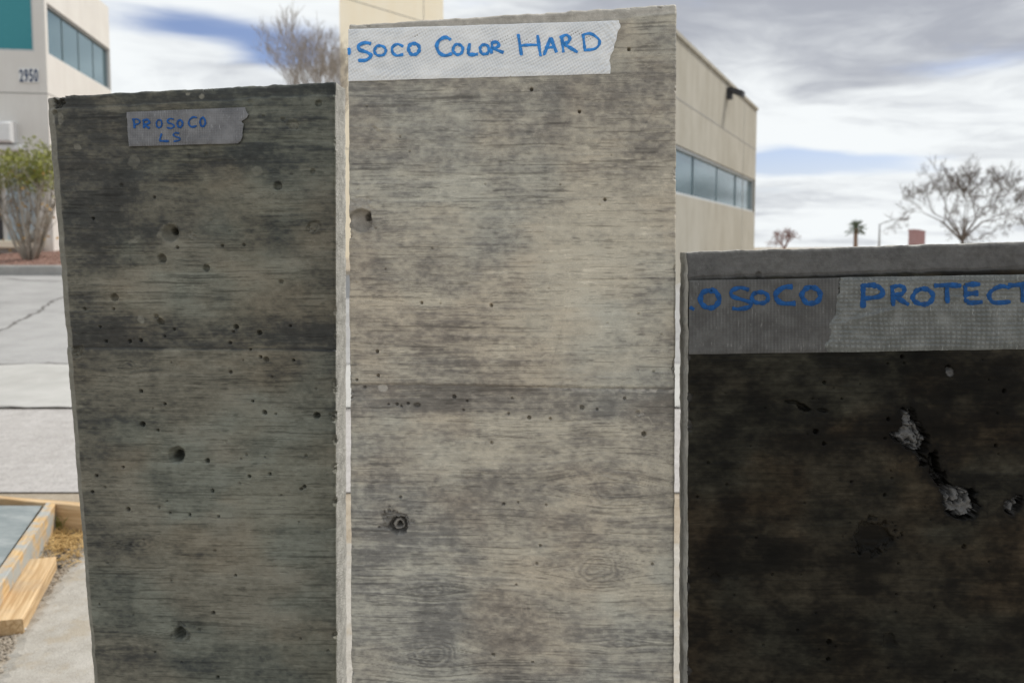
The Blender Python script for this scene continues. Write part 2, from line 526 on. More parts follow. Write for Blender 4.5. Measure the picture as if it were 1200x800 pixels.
xs_far = [-3000, -300, -60, -30, -15, -8, -4, -2, 0, 2, 4, 8, 15, 30, 60, 300, 3000]
ys_far = [-300, -40, -5, -2, 0, 1, 2, 3, 4, 5, 6, 8, 12, 17, 22, 30, 60, 200, 800, 4000]
ground = sheet('ground', [[(x, y, gz(y)) for x in xs_far] for y in ys_far], M['dirt'])
tag(ground, kind='structure')
def band(name, y0, y1, dz, material, n=8, x0=-70, x1=70, wob=0.0):
    rows = []
    cols = [x0 + (x1 - x0) * i / 120 for i in range(121)]
    for k in range(n + 1):
        y = y0 + (y1 - y0) * k / n
        rows.append([(x, y + (wob * (random.random() - 0.5) if k in (0, n) else 0), gz(y) + dz) for x in cols])
    o = sheet(name, rows, material)
    return tag(o, kind='structure')
Y_KERB = G(30, 323).y
Y_A = G(30, 428).y
Y_B = G(30, 480).y
Y_C = G(30, 578).y
road = band('road', Y_A, Y_KERB + 0.05, 0.008, M['asphalt'], 10)
gutter = band('gutter', Y_B + 0.012, Y_A - 0.012, 0.016, M['gutter'], 4, wob=0.01)
walk = band('footway', Y_C, Y_B - 0.012, 0.008, M['walk'], 5, wob=0.01)

# cracks in the road surface and the joints beside the gutter
def crack(pts, wdt, parent, name='crack', dz=0.004):
    pts = [Vector(p) for p in pts]
    fine = []
    for i in range(len(pts) - 1):
        k = max(2, int((pts[i + 1] - pts[i]).length / 0.12))
        for j in range(k):
            p = pts[i].lerp(pts[i + 1], j / k)
            fine.append(p + Vector((random.uniform(-.03, .03), random.uniform(-.04, .04), 0)))
    fine.append(pts[-1])
    vs = []; fs = []
    for i, p in enumerate(fine):
        d = fine[min(i + 1, len(fine) - 1)] - fine[max(i - 1, 0)]
        d.z = 0; d.normalize()
        q = Vector((-d.y, d.x, 0)) * wdt * random.uniform(0.35, 1.0) * 0.5
        for s in (-1, 1):
            r = p + q * s
            vs.append((r.x, r.y, gz(r.y) + dz))
    for i in range(len(fine) - 1):
        fs.append((2 * i, 2 * i + 2, 2 * i + 3, 2 * i + 1))
    me = bpy.data.meshes.new(name)
    me.from_pydata(vs, [], fs); me.update()
    return link(name, me, M['crack'], parent)
crack([G(-40, 408), G(0, 389), G(22, 377), G(45, 366), G(62, 353), G(72, 349), G(120, 346)], 0.06, road, dz=0.012)
crack([G(-30, 326), G(8, 327), G(30, 329), G(70, 330), G(110, 329)], 0.09, road, dz=0.012)
crack([(-14 + 0.5 * i, Y_A + 0.0 + 0.02 * math.sin(i), 0) for i in range(60)], 0.035, road, dz=0.020)
crack([(-14 + 0.5 * i, Y_B + 0.0 + 0.03 * math.sin(i * 0.7), 0) for i in range(60)], 0.022, gutter, dz=0.020)

# kerb in cast lengths, each its own piece under the kerb
kerb = empty('kerb', (0, Y_KERB, gz(Y_KERB)))
tag(kerb, 'low grey concrete kerb along the planting bed', kind='structure')
kb = MB()
kb.box((0, 0, -0.05), (2.385, 0.24, 0.21), cham=0.03)
kme = kb.mesh('kerb_stone')
kme.materials.append(M['kerb'])
for i in range(11):
    o = bpy.data.objects.new('kerb_stone', kme)
    C.objects.link(o)
    o.parent = kerb
    o.location = (-30 + 2.4 * i, random.uniform(-.012, .012), random.uniform(-.006, .006))
# planting bed
Y_BLD = 20.6
rows = []
for k in range(9):
    y = Y_KERB + 0.2 + (24 - Y_KERB - 0.2) * k / 8
    rows.append([(x, y, gz(Y_KERB) + 0.16 + 0.075 * (y - Y_KERB) + 0.03 * math.sin(x * 1.7 + y)) for x in np.linspace(-30, -5.5, 60)])
bed = sheet('planting_bed', rows, M['mulch'])
tag(bed, kind='structure')
def bed_z(x, y):
    return gz(Y_KERB) + 0.16 + 0.075 * (y - Y_KERB) + 0.03 * math.sin(x * 1.7 + y)
# pebbles (uncountable)
def pebbles(name, n, fn, smin, smax, material, label, cat):
    base = [(-.9, -.6, 0), (.2, -1, .1), (1, -.1, 0), (.5, .9, .05), (-.7, .7, 0), (-.2, -.2, .75), (.4, .2, .65)]
    fcs = [(0, 1, 5), (1, 6, 5), (1, 2, 6), (2, 3, 6), (3, 5, 6), (3, 4, 5), (4, 0, 5)]
    mb = MB()
    for i in range(n):
        x, y, z = fn()
        s = random.uniform(smin, smax); a = random.random() * 6.28
        ca, sa = math.cos(a), math.sin(a)
        k = random.uniform(0.6, 1.2)
        mb.add([(x + s * (p[0] * ca - p[1] * sa * k), y + s * (p[0] * sa + p[1] * ca * k), z + s * p[2] * random.uniform(.7, 1.2)) for p in base], fcs)
    o = mb.build(name, material)
    tag(o, label, cat, kind='stuff')
    return o
def fn():
    x = random.uniform(-15, -6); y = random.uniform(Y_KERB + 0.26, 20.3)
    return x, y, bed_z(x, y) - 0.005
pebbles('gravel', 5000, fn, 0.02, 0.05, M['pebble'], 'reddish brown gravel spread over the planting bed', 'gravel')

# near paving with a ragged left edge
edge = [(100, 640), (96, 647), (78, 670), (60, 692), (46, 708), (30, 728), (18, 748), (6, 776), (-12, 810), (-40, 870)]
rows = []
EP = [G(u, v) for u, v in edge]
full = []
for i in range(len(EP) - 1):
    for j in range(8):
        full.append(EP[i].lerp(EP[i + 1], j / 8))
full.append(Vector((-2.9, -2.0, 0)))
for p in full:
    jx = random.uniform(-.015, .015)
    rows.append([(p.x + jx + (q * q) * (6.0 - p.x), p.y, gz(p.y) + (0.002 if q == 0 else 0.014)) for q in np.linspace(0, 1, 14)])
paving = sheet('paving', rows, M['paving'])
tag(paving, kind='structure')

# ------------------------------------------------------------------ fresh pad inside its timber forms
# far board (parallel to the road), side board (towards the camera), pad between them
TOPZ = 0.13
fa, fb = G(-60, 577.0, TOPZ), G(110, 591.5, TOPZ)
na = G(61, 587, TOPZ); nb_ = G(-14, 694, TOPZ)
def plank(name, a, b, wdt, hgt, material, label, cat, group=None, side=0.0):
    """plank whose top centre line runs a->b"""
    d = (b - a); L = d.length; d.normalize()
    up = Vector((0, 0, 1)); y = up.cross(d).normalized(); z = d.cross(y)
    mb = MB()
    ncut = 7
    prof = [(-wdt / 2 + .003, -hgt), (wdt / 2 - .003, -hgt), (wdt / 2, -hgt + .003), (wdt / 2, -.004), (wdt / 2 - .004, 0), (-wdt / 2 + .004, 0), (-wdt / 2, -.004), (-wdt / 2, -hgt + .003)]
    vs = []
    for i in range(ncut + 1):
        for (py, pz) in prof:
            vs.append((L * i / ncut, py + random.uniform(-.0015, .0015), pz + random.uniform(-.002, .002)))
    fs = [tuple(range(7, -1, -1)), tuple(ncut * 8 + k for k in range(8))]
    for i in range(ncut):
        for k in range(8):
            fs.append((i * 8 + k, i * 8 + (k + 1) % 8, (i + 1) * 8 + (k + 1) % 8, (i + 1) * 8 + k))
    mb.add(vs, fs)
    o = mb.build(name, material)
    o.matrix_world = Matrix(((d.x, y.x, z.x, a.x), (d.y, y.y, z.y, a.y), (d.z, y.z, z.z, a.z), (0, 0, 0, 1)))
    tag(o, label, cat, group)
    return o
plank('form_board', fa, fb, 0.045, TOPZ + 0.02, M['lumber_x'], 'long pine form board at the far side of the fresh pad', 'board')
plank('form_board', na + (na - nb_).normalized() * -0.02, nb_ + (nb_ - na) * 0.25, 0.045, TOPZ + 0.02, M['lumber_cement'], 'cement-smeared pine form board along the right side of the fresh pad', 'board')
bt = 0.060
ba, bb = G(50, 653.5, bt), G(8, 726, bt)
plank('loose_plank', ba, bb, 0.100, bt - 0.004, M['lumber_x'], 'short loose pine offcut lying beside the form board', 'plank')
# pad
pr = []
for i in range(14):
    q = i / 13
    A = na.lerp(nb_ + (nb_ - na) * 0.25, q) + Vector((-0.03, -0.03 * (1 - q), 0))
    pr.append([(A.x - 2.6 * r, A.y - 0.04 * r * 0, A.z - 0.012 + 0.003 * math.sin(7 * r + 3 * q) * (r > 0)) for r in np.linspace(0, 1, 20)])
pad = sheet('concrete_pad', pr, M['pad'])
tag(pad, 'fresh grey concrete pad inside the timber forms', 'concrete pad')
# straw, grit and stones between the boards and the paving
def area_pt():
    while True:
        u = random.uniform(-10, 102); v = random.uniform(606, 800)
        e = np.interp(v, [e[1] for e in edge], [e[0] for e in edge])
        fb_x = np.interp(v, [587, 694, 760], [70, 0, -40])
        if fb_x + 4 < u < e + 10 * random.random():
            p = G(u, v, 0.003)
            return p.x, p.y, p.z
sb = MB()
for i in range(900):
    u = min(99, max(2, random.gauss(74, 15))); v = random.gauss(628, 14)
    if v < 609 or v > 668: continue
    if u < np.interp(v, [587, 694], [72, 2]): continue
    p = G(u, v, 0.004)
    a = random.random() * 6.28; L = random.uniform(0.02, 0.075); lift = random.uniform(0, 0.035)
    d = Vector((math.cos(a), math.sin(a), 0))
    w2 = Vector((-d.y, d.x, 0)) * random.uniform(.0010, .0020)
    q = p + d * L + Vector((0, 0, lift))
    mid = p.lerp(q, .5) + Vector((0, 0, .008))
    up = Vector((0, 0, .0015))
    sb.add([p - w2, p + w2, mid + w2, mid - w2, q + w2 * .4, q - w2 * .4, p + up, mid + up, q + up], [(0, 1, 2, 3), (3, 2, 4, 5), (0, 6, 7, 3), (1, 6, 7, 2), (3, 7, 8, 5), (2, 7, 8, 4)])
straw = sb.build('straw', M['straw'])
tag(straw, 'dry straw scattered in the corner of the form boards', 'straw', kind='stuff')
pebbles('grit', 2600, area_pt, 0.002, 0.008, M['grit'], 'fine grit on the dirt beside the loose plank', 'grit')
def stone(u, v, s, material, label):
    p = G(u, v, 0.012 if s < .02 else 0.01)
    mb = MB()
    nphi, nth = 7, 5
    vs = []
    for i in range(nth):
        th = math.pi * (i + .5) / nth
        for k in range(nphi):
            r = s * random.uniform(.8, 1.15)
            ph = 2 * math.pi * k / nphi
            vs.append((r * math.sin(th) * math.cos(ph) * 1.2, r * math.sin(th) * math.sin(ph), r * math.cos(th) * .7))
    fs = [tuple(range(nphi)), tuple((nth - 1) * nphi + k for k in range(nphi - 1, -1, -1))]
    for i in range(nth - 1):
        for k in range(nphi):
            fs.append((i * nphi + k, (i + 1) * nphi + k, (i + 1) * nphi + (k + 1) % nphi, i * nphi + (k + 1) % nphi))
    mb.add(vs, fs)
    o = mb.build('stone', material)
    o.location = p
    tag(o, label, 'stone', 'loose stones by the forms')
stone(26, 737, .011, M['stone'], 'small white stone on the dirt below the loose plank')
stone(83, 624, .009, M['stone'], 'small white stone among the straw')
stone(69, 653, .012, M['stone_dark'], 'dark chip beside the far end of the loose plank')
stone(70, 663, .009, M['stone_dark'], 'small dark chip at the ragged edge of the paving')
stone(32, 723, .011, M['stone_dark'], 'dark chip against the near end of the loose plank')
# weed tuft
tb = MB()
tp = G(71, 622, 0.003)
for i in range(26):
    a = random.random() * 6.28; L = random.uniform(.05, .12); sp_ = random.uniform(.1, .5)
    d = Vector((math.cos(a) * sp_, math.sin(a) * sp_, 1)).normalized()
    b0 = tp + Vector((random.uniform(-.015, .015), random.uniform(-.01, .01), 0))
    tb.tube([b0, b0 + d * L * .6, b0 + d * L + Vector((math.cos(a), math.sin(a), -.3)) * .02], [.0022, .0018, .0005], 3)
tuft = tb.build('weed', M['leaf'])
tag(tuft, 'small yellow green weed in the corner of the forms', 'weed')

# ------------------------------------------------------------------ buildings
def facade(parent, org, d, nrm, L, z0, z1, openings, wallmat, glassmat, rev=0.10, joints=(), vjoints=()):
    """wall strip with real recessed openings. org: (x,y); d: unit direction; nrm: outward normal."""
    xs = sorted(set([0, L] + [o[0] for o in openings] + [o[1] for o in openings]))
    zs = sorted(set([z0, z1] + [o[2] for o in openings] + [o[3] for o in openings]))
    def pt(s, z, dep=0.0):
        return (org[0] + d[0] * s - nrm[0] * dep, org[1] + d[1] * s - nrm[1] * dep, z)
    mb = MB()
    for i in range(len(xs) - 1):
        for k in range(len(zs) - 1):
            cx, cz = (xs[i] + xs[i + 1]) / 2, (zs[k] + zs[k + 1]) / 2
            if any(o[0] < cx < o[1] and o[2] < cz < o[3] for o in openings): continue
            mb.add([pt(xs[i], zs[k]), pt(xs[i + 1], zs[k]), pt(xs[i + 1], zs[k + 1]), pt(xs[i], zs[k + 1])], [(0, 1, 2, 3)])
    for (a, b, c, e, *rest) in openings:
        mb.add([pt(a, c), pt(b, c), pt(b, e), pt(a, e), pt(a, c, rev + .05), pt(b, c, rev + .05), pt(b, e, rev + .05), pt(a, e, rev + .05)],
               [(0, 4, 5, 1), (1, 5, 6, 2), (2, 6, 7, 3), (3, 7, 4, 0)])
    wobj = mb.build('wall', wallmat, parent)
    def bx(s0, s1, za, zb, d0, d1):
        return [pt(s0, za, d0), pt(s1, za, d0), pt(s1, za, d1), pt(s0, za, d1), pt(s0, zb, d0), pt(s1, zb, d0), pt(s1, zb, d1), pt(s0, zb, d1)], \
               [(3, 2, 1, 0), (4, 5, 6, 7), (0, 1, 5, 4), (1, 2, 6, 5), (2, 3, 7, 6), (3, 0, 4, 7)]
    for o in openings:
        a, b, c, e, npane = o[:5]
        gm = o[5] if len(o) > 5 else glassmat
        win = MB()
        t = 0.05
        win.add(*bx(a, b, c, c + t, rev - .06, rev + .03)); win.add(*bx(a, b, e - t, e, rev - .06, rev + .03))
        win.add(*bx(a, a + t, c + t, e - t, rev - .06, rev + .03)); win.add(*bx(b - t, b, c + t, e - t, rev - .06, rev + .03))
        wo_ = win.build('window_frame', M['frame'], parent)
        for k in range(npane):
            s0 = a + t + (b - a - 2 * t) * k / npane + .006
            s1 = a + t + (b - a - 2 * t) * (k + 1) / npane - .006
            pb = MB(); pb.add(*bx(s0, s1, c + t, e - t, rev + random.uniform(-.004, .004), rev + .02))
            pb.build('pane', gm, wo_)
            if k:
                mm = MB(); q = a + t + (b - a - 2 * t) * k / npane
                mm.add(*bx(q - .012, q + .012, c + t, e - t, rev - .015, rev + .025))
                mm.build('mullion', M['mullion'], wo_)
    for z in joints:
        j = MB(); j.add(*bx(0, L, z - .012, z + .012, -.004, .01)); j.build('joint', M['reveal'], parent)
    for s in vjoints:
        j = MB(); j.add(*bx(s - .012, s + .012, z0, z1, -.004, .01)); j.build('joint', M['reveal'], parent)
    return wobj
def closing(parent, pts, z0, z1, wallmat, roofmat):
    """back walls and flat roof"""
    mb = MB()
    n = len(pts)
    for i in range(n - 1):
        mb.add([(*pts[i], z0), (*pts[i + 1], z0), (*pts[i + 1], z1), (*pts[i], z1)], [(0, 1, 2, 3)])
    mb.build('wall', wallmat, parent)
    r = MB()
    r.add([(*p, z1 - .25) for p in pts], [tuple(range(n))])
    r.build('roof', roofmat, parent)

# --- pale office block on the left
D1 = 20.6
c1 = P(55.5, 100, D1)
vp = 443.0
d1 = Vector(((vp - 600) / F, 1.0, 0)).normalized()
n1 = Vector((d1.y, -d1.x, 0))
e1 = Vector((-d1.y, d1.x, 0))            # along the front facade, to the left
z0b = 0.9
far = None
for k in range(2000):
    q = c1 + d1 * (k * .01)
    if proj((q.x, q.y, 5.5))[0] > 131.0:
        far = k * .01; break
L1 = far
zt1 = P(52, -60, D1).z
office = empty('office_building', (c1.x, c1.y, z0b))
inv_off = Matrix.Translation(-office.location)
tag(office, 'pale grey office block with teal windows and a house number', 'building')
def reparent_world(parent, fnc):
    """build in world coordinates, then hang under the empty"""
    before = set(bpy.data.objects)
    fnc()
    for o in set(bpy.data.objects) - before:
        if o.parent == parent:
            o.matrix_parent_inverse = Matrix.Translation(-Vector(parent.location))
        elif o.parent is None:
            o.parent = parent
            o.matrix_parent_inverse = Matrix.Translation(-Vector(parent.location))
zwb = P(56, 62, D1).z; zwt = P(52, 1, D1).z
zj = P(50, 110, D1).z
def b_office():
    facade(office, (c1.x, c1.y), d1, n1, L1, z0b, zt1, [(0.16, L1 - .02, zwb, zwt, 4)], M['plaster'], M['glass_grey'], joints=(zj,))
    sL = (Vector((c1.x, c1.y, 0)) - Vector((P(41, 60, D1).x, P(41, 60, D1).y, 0))).length
    facade(office, (c1.x, c1.y), e1, -d1, 9.0, z0b, zt1,
           [(sL, sL + 2.3, zwb + .02, zwb + 1.9, 1, M['glass_teal'])], M['plaster'], M['glass_teal'], joints=(zj,), vjoints=())
    pa = c1 + d1 * L1; pb = c1 + e1 * 9.0
    closing(office, [(pa.x, pa.y), (pa.x + e1.x * 9, pa.y + e1.y * 9), (pb.x, pb.y), (c1.x, c1.y)][:3] + [(c1.x + e1.x * 8.99, c1.y + e1.y * 8.99)], z0b, zt1, M['plaster'], M['reveal'])
reparent_world(office, b_office)

# parts fixed to the front of the office: frame = facade axes
def front(u, v, off):
    """point on the office front wall seen at pixel (u,v), pushed out by off"""
    a, b, c = ray(u, v)
    dv = Vector((a, b, c)); nrm = -d1
    k = (Vector((c1.x, c1.y, 0)) - Vector((CAM.x, CAM.y, 0))).dot(nrm) / Vector((a, b, 0)).dot(nrm)
    return CAM + dv * k + nrm * off
def wall_box(name, u0, v0, u1, v1, off0, off1, material, parent, cham=0.0):
    A = front(u0, v0, 0); B = front(u1, v1, 0)
    s0 = (A - c1).dot(-e1); s1 = (B - c1).dot(-e1)
    mb = MB()
    def q(s, z, o):
        p = Vector((c1.x, c1.y, 0)) - e1 * s - d1 * o
        return (p.x, p.y, z)
    lo, hi = B.z, A.z
    c = cham
    outer = [q(s0, lo, off0), q(s1, lo, off0), q(s1, hi, off0), q(s0, hi, off0)]
    midr = [q(s0, lo, off1 - c), q(s1, lo, off1 - c), q(s1, hi, off1 - c), q(s0, hi, off1 - c)]
    inn = [q(s0 + c, lo + c, off1), q(s1 - c, lo + c, off1), q(s1 - c, hi - c, off1), q(s0 + c, hi - c, off1)]
    mb.add(outer + midr + inn, [(0, 1, 5, 4), (1, 2, 6, 5), (2, 3, 7, 6), (3, 0, 4, 7), (4, 5, 9, 8), (5, 6, 10, 9), (6, 7, 11, 10), (7, 4, 8, 11), (8, 9, 10, 11), (3, 2, 1, 0)])
    o = mb.build(name, material, parent)
    return o
def b_front():
    pl_ = wall_box('number_plate', 22.3, 80.5, 46.2, 97.5, 0.002, .03, M['white'], office, .004)
    # digits
    xs_ = [(23.2, 28.4), (28.8, 34.0), (34.5, 39.6), (40.2, 45.4)]
    for ch, (ua, ub) in zip('2950', xs_):
        cu = bpy.data.curves.new('digit', 'FONT')
        cu.body = ch; cu.size = 1.0; cu.extrude = 0.004; cu.offset = 0.022
        to = bpy.data.objects.new('digit_src', cu)
        C.objects.link(to)
        dg = bpy.context.evaluated_depsgraph_get()
        me = bpy.data.meshes.new_from_object(to.evaluated_get(dg))
        bpy.data.objects.remove(to)
        co = np.array([v.co[:] for v in me.vertices])
        lo, hi = co.min(0), co.max(0)
        A = front(ua, 81.5 + (0.4 if ch == '2' else 0), .034); B = front(ub, 96.5, .034)
        for v in me.vertices:
            fx = (v.co.x - lo[0]) / (hi[0] - lo[0]); fy = (v.co.y - lo[1]) / (hi[1] - lo[1])
            p = Vector((A.x + (B.x - A.x) * fx, A.y + (B.y - A.y) * fx, B.z + (A.z - B.z) * fy))
            v.co = p - d1 * v.co.z
        link('digit', me, M['digit'], pl_)
    wall_box('canopy_box', -30, 143.5, 21.5, 169, 0.002, .35, M['white'], office, .05)
    wall_box('canopy_box', -30, 169.6, 30.5, 178, 0.002, .22, M['white'], office, .03)
    wall_box('door', 7, 196, 44, 281, 0.002, .06, M['door'], office, .01)
    wall_box('door', -22, 196, 4, 281, 0.002, .05, M['dark'], office, .01)
    wall_box('base_course', -30, 281.5, 52, 291, 0.002, .30, M['plaster_cream'], office, .03)
reparent_world(office, b_front)

# --- cream tower behind the middle panel
D2 = 27.0
tl, tr_ = P(399, 100, D2), P(520, 100, D2 + 3.8)
tower = empty('stair_tower', (tl.x, tl.y, 1.0))
tag(tower, 'tall cream stair tower rising behind the light grey slab', 'building')
def b_tower():
    dd = (Vector((tr_.x, tr_.y, 0)) - Vector((tl.x, tl.y, 0)))
    LT = dd.length; dd.normalize()
    nn = Vector((dd.y, -dd.x, 0))
    ztop = P(520, -60, D2).z
    facade(tower, (tl.x, tl.y), dd, nn, LT, 1.0, ztop, [(0.5, LT - .5, 2.6, 3.8, 2)], M['plaster_cream'], M['glass_grey'], joints=(P(460, -4, D2).z, 4.6), vjoints=(LT * .79,))
    a = Vector((tl.x, tl.y, 0)); b = a + dd * LT
    closing(tower, [(b.x, b.y), (a.x, b.y + .6), (a.x, a.y)], 1.0, ztop, M['plaster_cream'], M['reveal'])
reparent_world(tower, b_tower)

# --- beige block with ribbon window, receding to the right
D3 = 14.0
vp3 = 1058.0
d3 = Vector(((vp3 - 600) / F, 1.0, 0)).normalized()
n3 = Vector((d3.y, -d3.x, 0))
c3 = P(776, 100, D3)
L3 = 0
while True:
    q = c3 + d3 * L3
    if proj((q.x, q.y, 3.5))[0] > 885.5: break
    L3 += .01
qf = c3 + d3 * L3
def zat(v, Y): return P(886, v, Y).z
beige = empty('beige_building', (c3.x, c3.y, gz(14)))
tag(beige, 'beige building with a dark ribbon window beyond the black slab', 'building')
def b_beige():
    z1 = zat(130, qf.y)
    facade(beige, (c3.x, c3.y), d3, n3, L3, gz(14) - .05, z1, [(0.4, L3 - .06, zat(249, qf.y), zat(211, qf.y), 4)], M['plaster_beige'], M['glass_blue'],
           joints=(zat(176, qf.y),), vjoints=(L3 * .8,))
    e3 = Vector((-d3.y, d3.x, 0))
    facade(beige, (c3.x, c3.y), e3, Vector((-d3.x, -d3.y, 0)), 5.2, gz(14) - .05, z1, [(0.5, 4.7, zat(249, qf.y), zat(211, qf.y), 3)], M['plaster_beige'], M['glass_grey'])
    p1 = c3 + d3 * L3; p2 = p1 + e3 * 5.2; p3 = c3 + e3 * 5.2
    closing(beige, [(p1.x, p1.y), (p2.x, p2.y), (p3.x, p3.y), (c3.x + e3.x * .01, c3.y + e3.y * .01)], gz(14) - .05, z1, M['plaster_beige'], M['reveal'])
    # parapet coping in two lengths
    for (o0, dd, nn, LL) in ((c3, d3, n3, L3), (c3, e3, -d3, 5.2)):
        mb = MB()
        a = Vector((o0.x, o0.y, z1)); b = a + dd * LL
        mb.add([a + nn * .04, b + nn * .04, b - nn * .2, a - nn * .2] + [p + Vector((0, 0, .07)) for p in (a + nn * .04, b + nn * .04, b - nn * .2, a - nn * .2)],
               [(3, 2, 1, 0), (4, 5, 6, 7), (0, 1, 5, 4), (1, 2, 6, 5), (2, 3, 7, 6), (3, 0, 4, 7)])
        mb.build('coping', M['plaster_beige'], beige)
    # wall lamp under the coping
    s = 0
    while True:
        q = c3 + d3 * s
        if proj((q.x, q.y, 4.5))[0] > 852: break
        s += .02
    q = c3 + d3 * s
    zl = P(852, 110, q.y).z
    mb = MB()
    o = Vector((q.x, q.y, zl))
    R = Matrix(((d3.x, n3.x, 0, o.x), (d3.y, n3.y, 0, o.y), (0, 0, 1, o.z), (0, 0, 0, 1)))
    mb.box((-.10, 0.002, -.12), (.10, .10, .12), R)
    mb.add([R @ Vector(p) for p in ((-.14, .08, .02), (.14, .08, .02), (.14, .34, -.10), (-.14, .34, -.10), (-.14, .08, .13), (.14, .08, .13), (.14, .36, .02), (-.14, .36, .02))],
           [(3, 2, 1, 0), (4, 5, 6, 7), (0, 1, 5, 4), (1, 2, 6, 5), (2, 3, 7, 6), (3, 0, 4, 7)])
    mb.build('wall_lamp', M['dark'], beige)
reparent_world(beige, b_beige)

# ------------------------------------------------------------------ trees and shrubs
def grow(mbt, mbc, p, d, L, r, depth, rs, spread, upb, nchild=(2, 3), lim=0.0035, droop=0.0, twigs=2):
    """recursive bare branching"""
    n = 4 if depth > 1 else 3
    pts = [p.copy()]
    dd = d.copy()
    for i in range(n):
        dd = (dd + Vector((rs.uniform(-1, 1), rs.uniform(-1, 1), rs.uniform(-1, 1))) * .16 + Vector((0, 0, upb * .12 - droop * (depth < 2)))).normalized()
        pts.append(pts[-1] + dd * L / n)
    r1 = max(lim * .7, r * .62)
    rad_ = [r + (r1 - r) * i / n for i in range(n + 1)]
    (mbt if depth >= 5 else mbc).tube(pts, rad_, 6 if r > .03 else (4 if r > .012 else 3), cap=False)
    if depth == 0: return
    k = rs.randint(*nchild)
    for i in range(k):
        a = rs.uniform(0, 6.28)
        side = dd.cross(Vector((math.cos(a), math.sin(a), rs.uniform(-.3, .3))))
        if side.length < .01: continue
        side.normalize()
        nd = (dd * (1.0 - spread * .35) + side * spread * rs.uniform(.55, 1.1) + Vector((0, 0, upb * .25))).normalized()
        at = pts[-1] if i < 2 else pts[rs.randint(1, n - 1)]
        grow(mbt, mbc, at, nd, L * rs.uniform(.62, .86), r1 * rs.uniform(.62, .85), depth - 1, rs, spread, upb, nchild, lim, droop, twigs)
    # side twigs along the branch
    if depth <= 4:
        for i in range(twigs):
            at = pts[rs.randint(1, n)]
            nd = (dd * .9 + Vector((rs.uniform(-1, 1), rs.uniform(-1, 1), rs.uniform(-.5, .8))) * .8).normalized()
            q = [at, at + nd * L * .28, at + (nd + Vector((0, 0, .2 - droop * 3))).normalized() * L * .55]
            mbc.tube(q, [lim * 1.2, lim, lim * .6], 3, cap=False)
def bare_tree(base, hgt, seed, label, material, depth=6, spread=.75, upb=.5, trunk=.3, r0=.1, stems=3, lim=.004, lean=(0, 0), group='bare trees on the skyline', cat='tree', droop=0.0, grow_l=.30, twigs=2):
    rs = random.Random(seed)
    root = empty('bare_tree' if cat == 'tree' else 'bare_shrub', base)
    tag(root, label, cat, group)
    mt, mc = MB(), MB()
    top = Vector((lean[0], lean[1], hgt * trunk))
    mt.tube([(0, 0, -.05), (0, 0, .1), tuple(top * .5 + Vector((.02, 0, 0))), tuple(top)], [r0 * 1.5, r0 * 1.15, r0, r0 * .85], 8)
    for i in range(stems):
        a = 6.28 * (i + rs.uniform(-.25, .25)) / stems
        nd = Vector((math.cos(a) * spread, math.sin(a) * spread, 1.0)).normalized()
        grow(mt, mc, top * rs.uniform(.82, 1.0), nd, hgt * grow_l, r0 * .62, depth, rs, spread, upb, lim=lim, droop=droop, twigs=twigs)
    mt.build('trunk', material, root, True)
    mc.build('crown', material, root)
    return root
b = P(392, 200, 26); bare_tree((b.x, 26, gz(99)), 7.6, 3, 'leafless tree with pale grey branches above the olive slab', M['bark'], depth=6, spread=.50, upb=.5, trunk=.34, r0=.10, stems=5, lim=.0045, grow_l=.19, twigs=3)
b = P(1131, 200, 40); bare_tree((b.x, 40, gz(99)), 4.9, 11, 'wide leafless brown tree above the right end of the black slab', M['bark_far'], depth=6, spread=.80, upb=.20, trunk=.15, r0=.085, stems=7, lim=.0042, droop=.008, grow_l=.245, twigs=8)
b = P(1214, 200, 44); bare_tree((b.x, 44, gz(99)), 4.0, 21, 'smaller leafless tree at the far right edge of the view', M['bark_far'], depth=5, spread=.85, upb=.3, trunk=.3, r0=.08, stems=4, lim=.007, grow_l=.24)
b = P(921, 200, 48); bare_tree((b.x, 48, gz(99)), 1.62, 31, 'low reddish leafless shrub just right of the beige building', M['twig_red'], depth=5, spread=.9, upb=.3, trunk=.2, r0=.05, stems=6, lim=.007, group=None, cat='shrub', grow_l=.24)

# palm far away
b = P(1003, 268, 55)
palm = empty('palm_tree', (b.x, 55, gz(99)))
tag(palm, 'small distant palm with a round green head', 'tree')
mb = MB()
hz = b.z - gz(99)
mb.tube([(0, 0, -.05), (.01, 0, hz * .3), (0, .01, hz * .7), (.015, 0, hz)], [.17, .13, .12, .14], 8)
mb.build('trunk', M['palm_trunk'], palm, True)
mb = MB()
rs = random.Random(4)
for i in range(70):
    a = rs.uniform(0, 6.28); el = rs.uniform(-.75, 1.35); L = rs.uniform(.42, .78)
    d0 = Vector((math.cos(a) * math.cos(el), math.sin(a) * math.cos(el), math.sin(el)))
    p0 = Vector((0, 0, hz))
    side = d0.cross(Vector((0, 0, 1))); side = side.normalized() if side.length > .01 else Vector((1, 0, 0))
    mid = p0 + d0 * L * .55
    mb.tube([p0, mid], [.012, .007], 3, cap=False)
    for k in range(9):
        q = -1 + 2 * k / 8
        tip = mid + (d0 * (1 - .45 * abs(q)) + side * q * .8).normalized() * L * .5 + Vector((0, 0, -.10 * abs(q) - .05))
        ww = side * .016
        mb.add([mid - ww, mid + ww, tip + ww * .2, (mid + tip) / 2 + Vector((0, 0, .015))], [(0, 1, 3), (1, 2, 3), (2, 0, 3)])
mb.build('crown', M['palm_leaf'], palm)

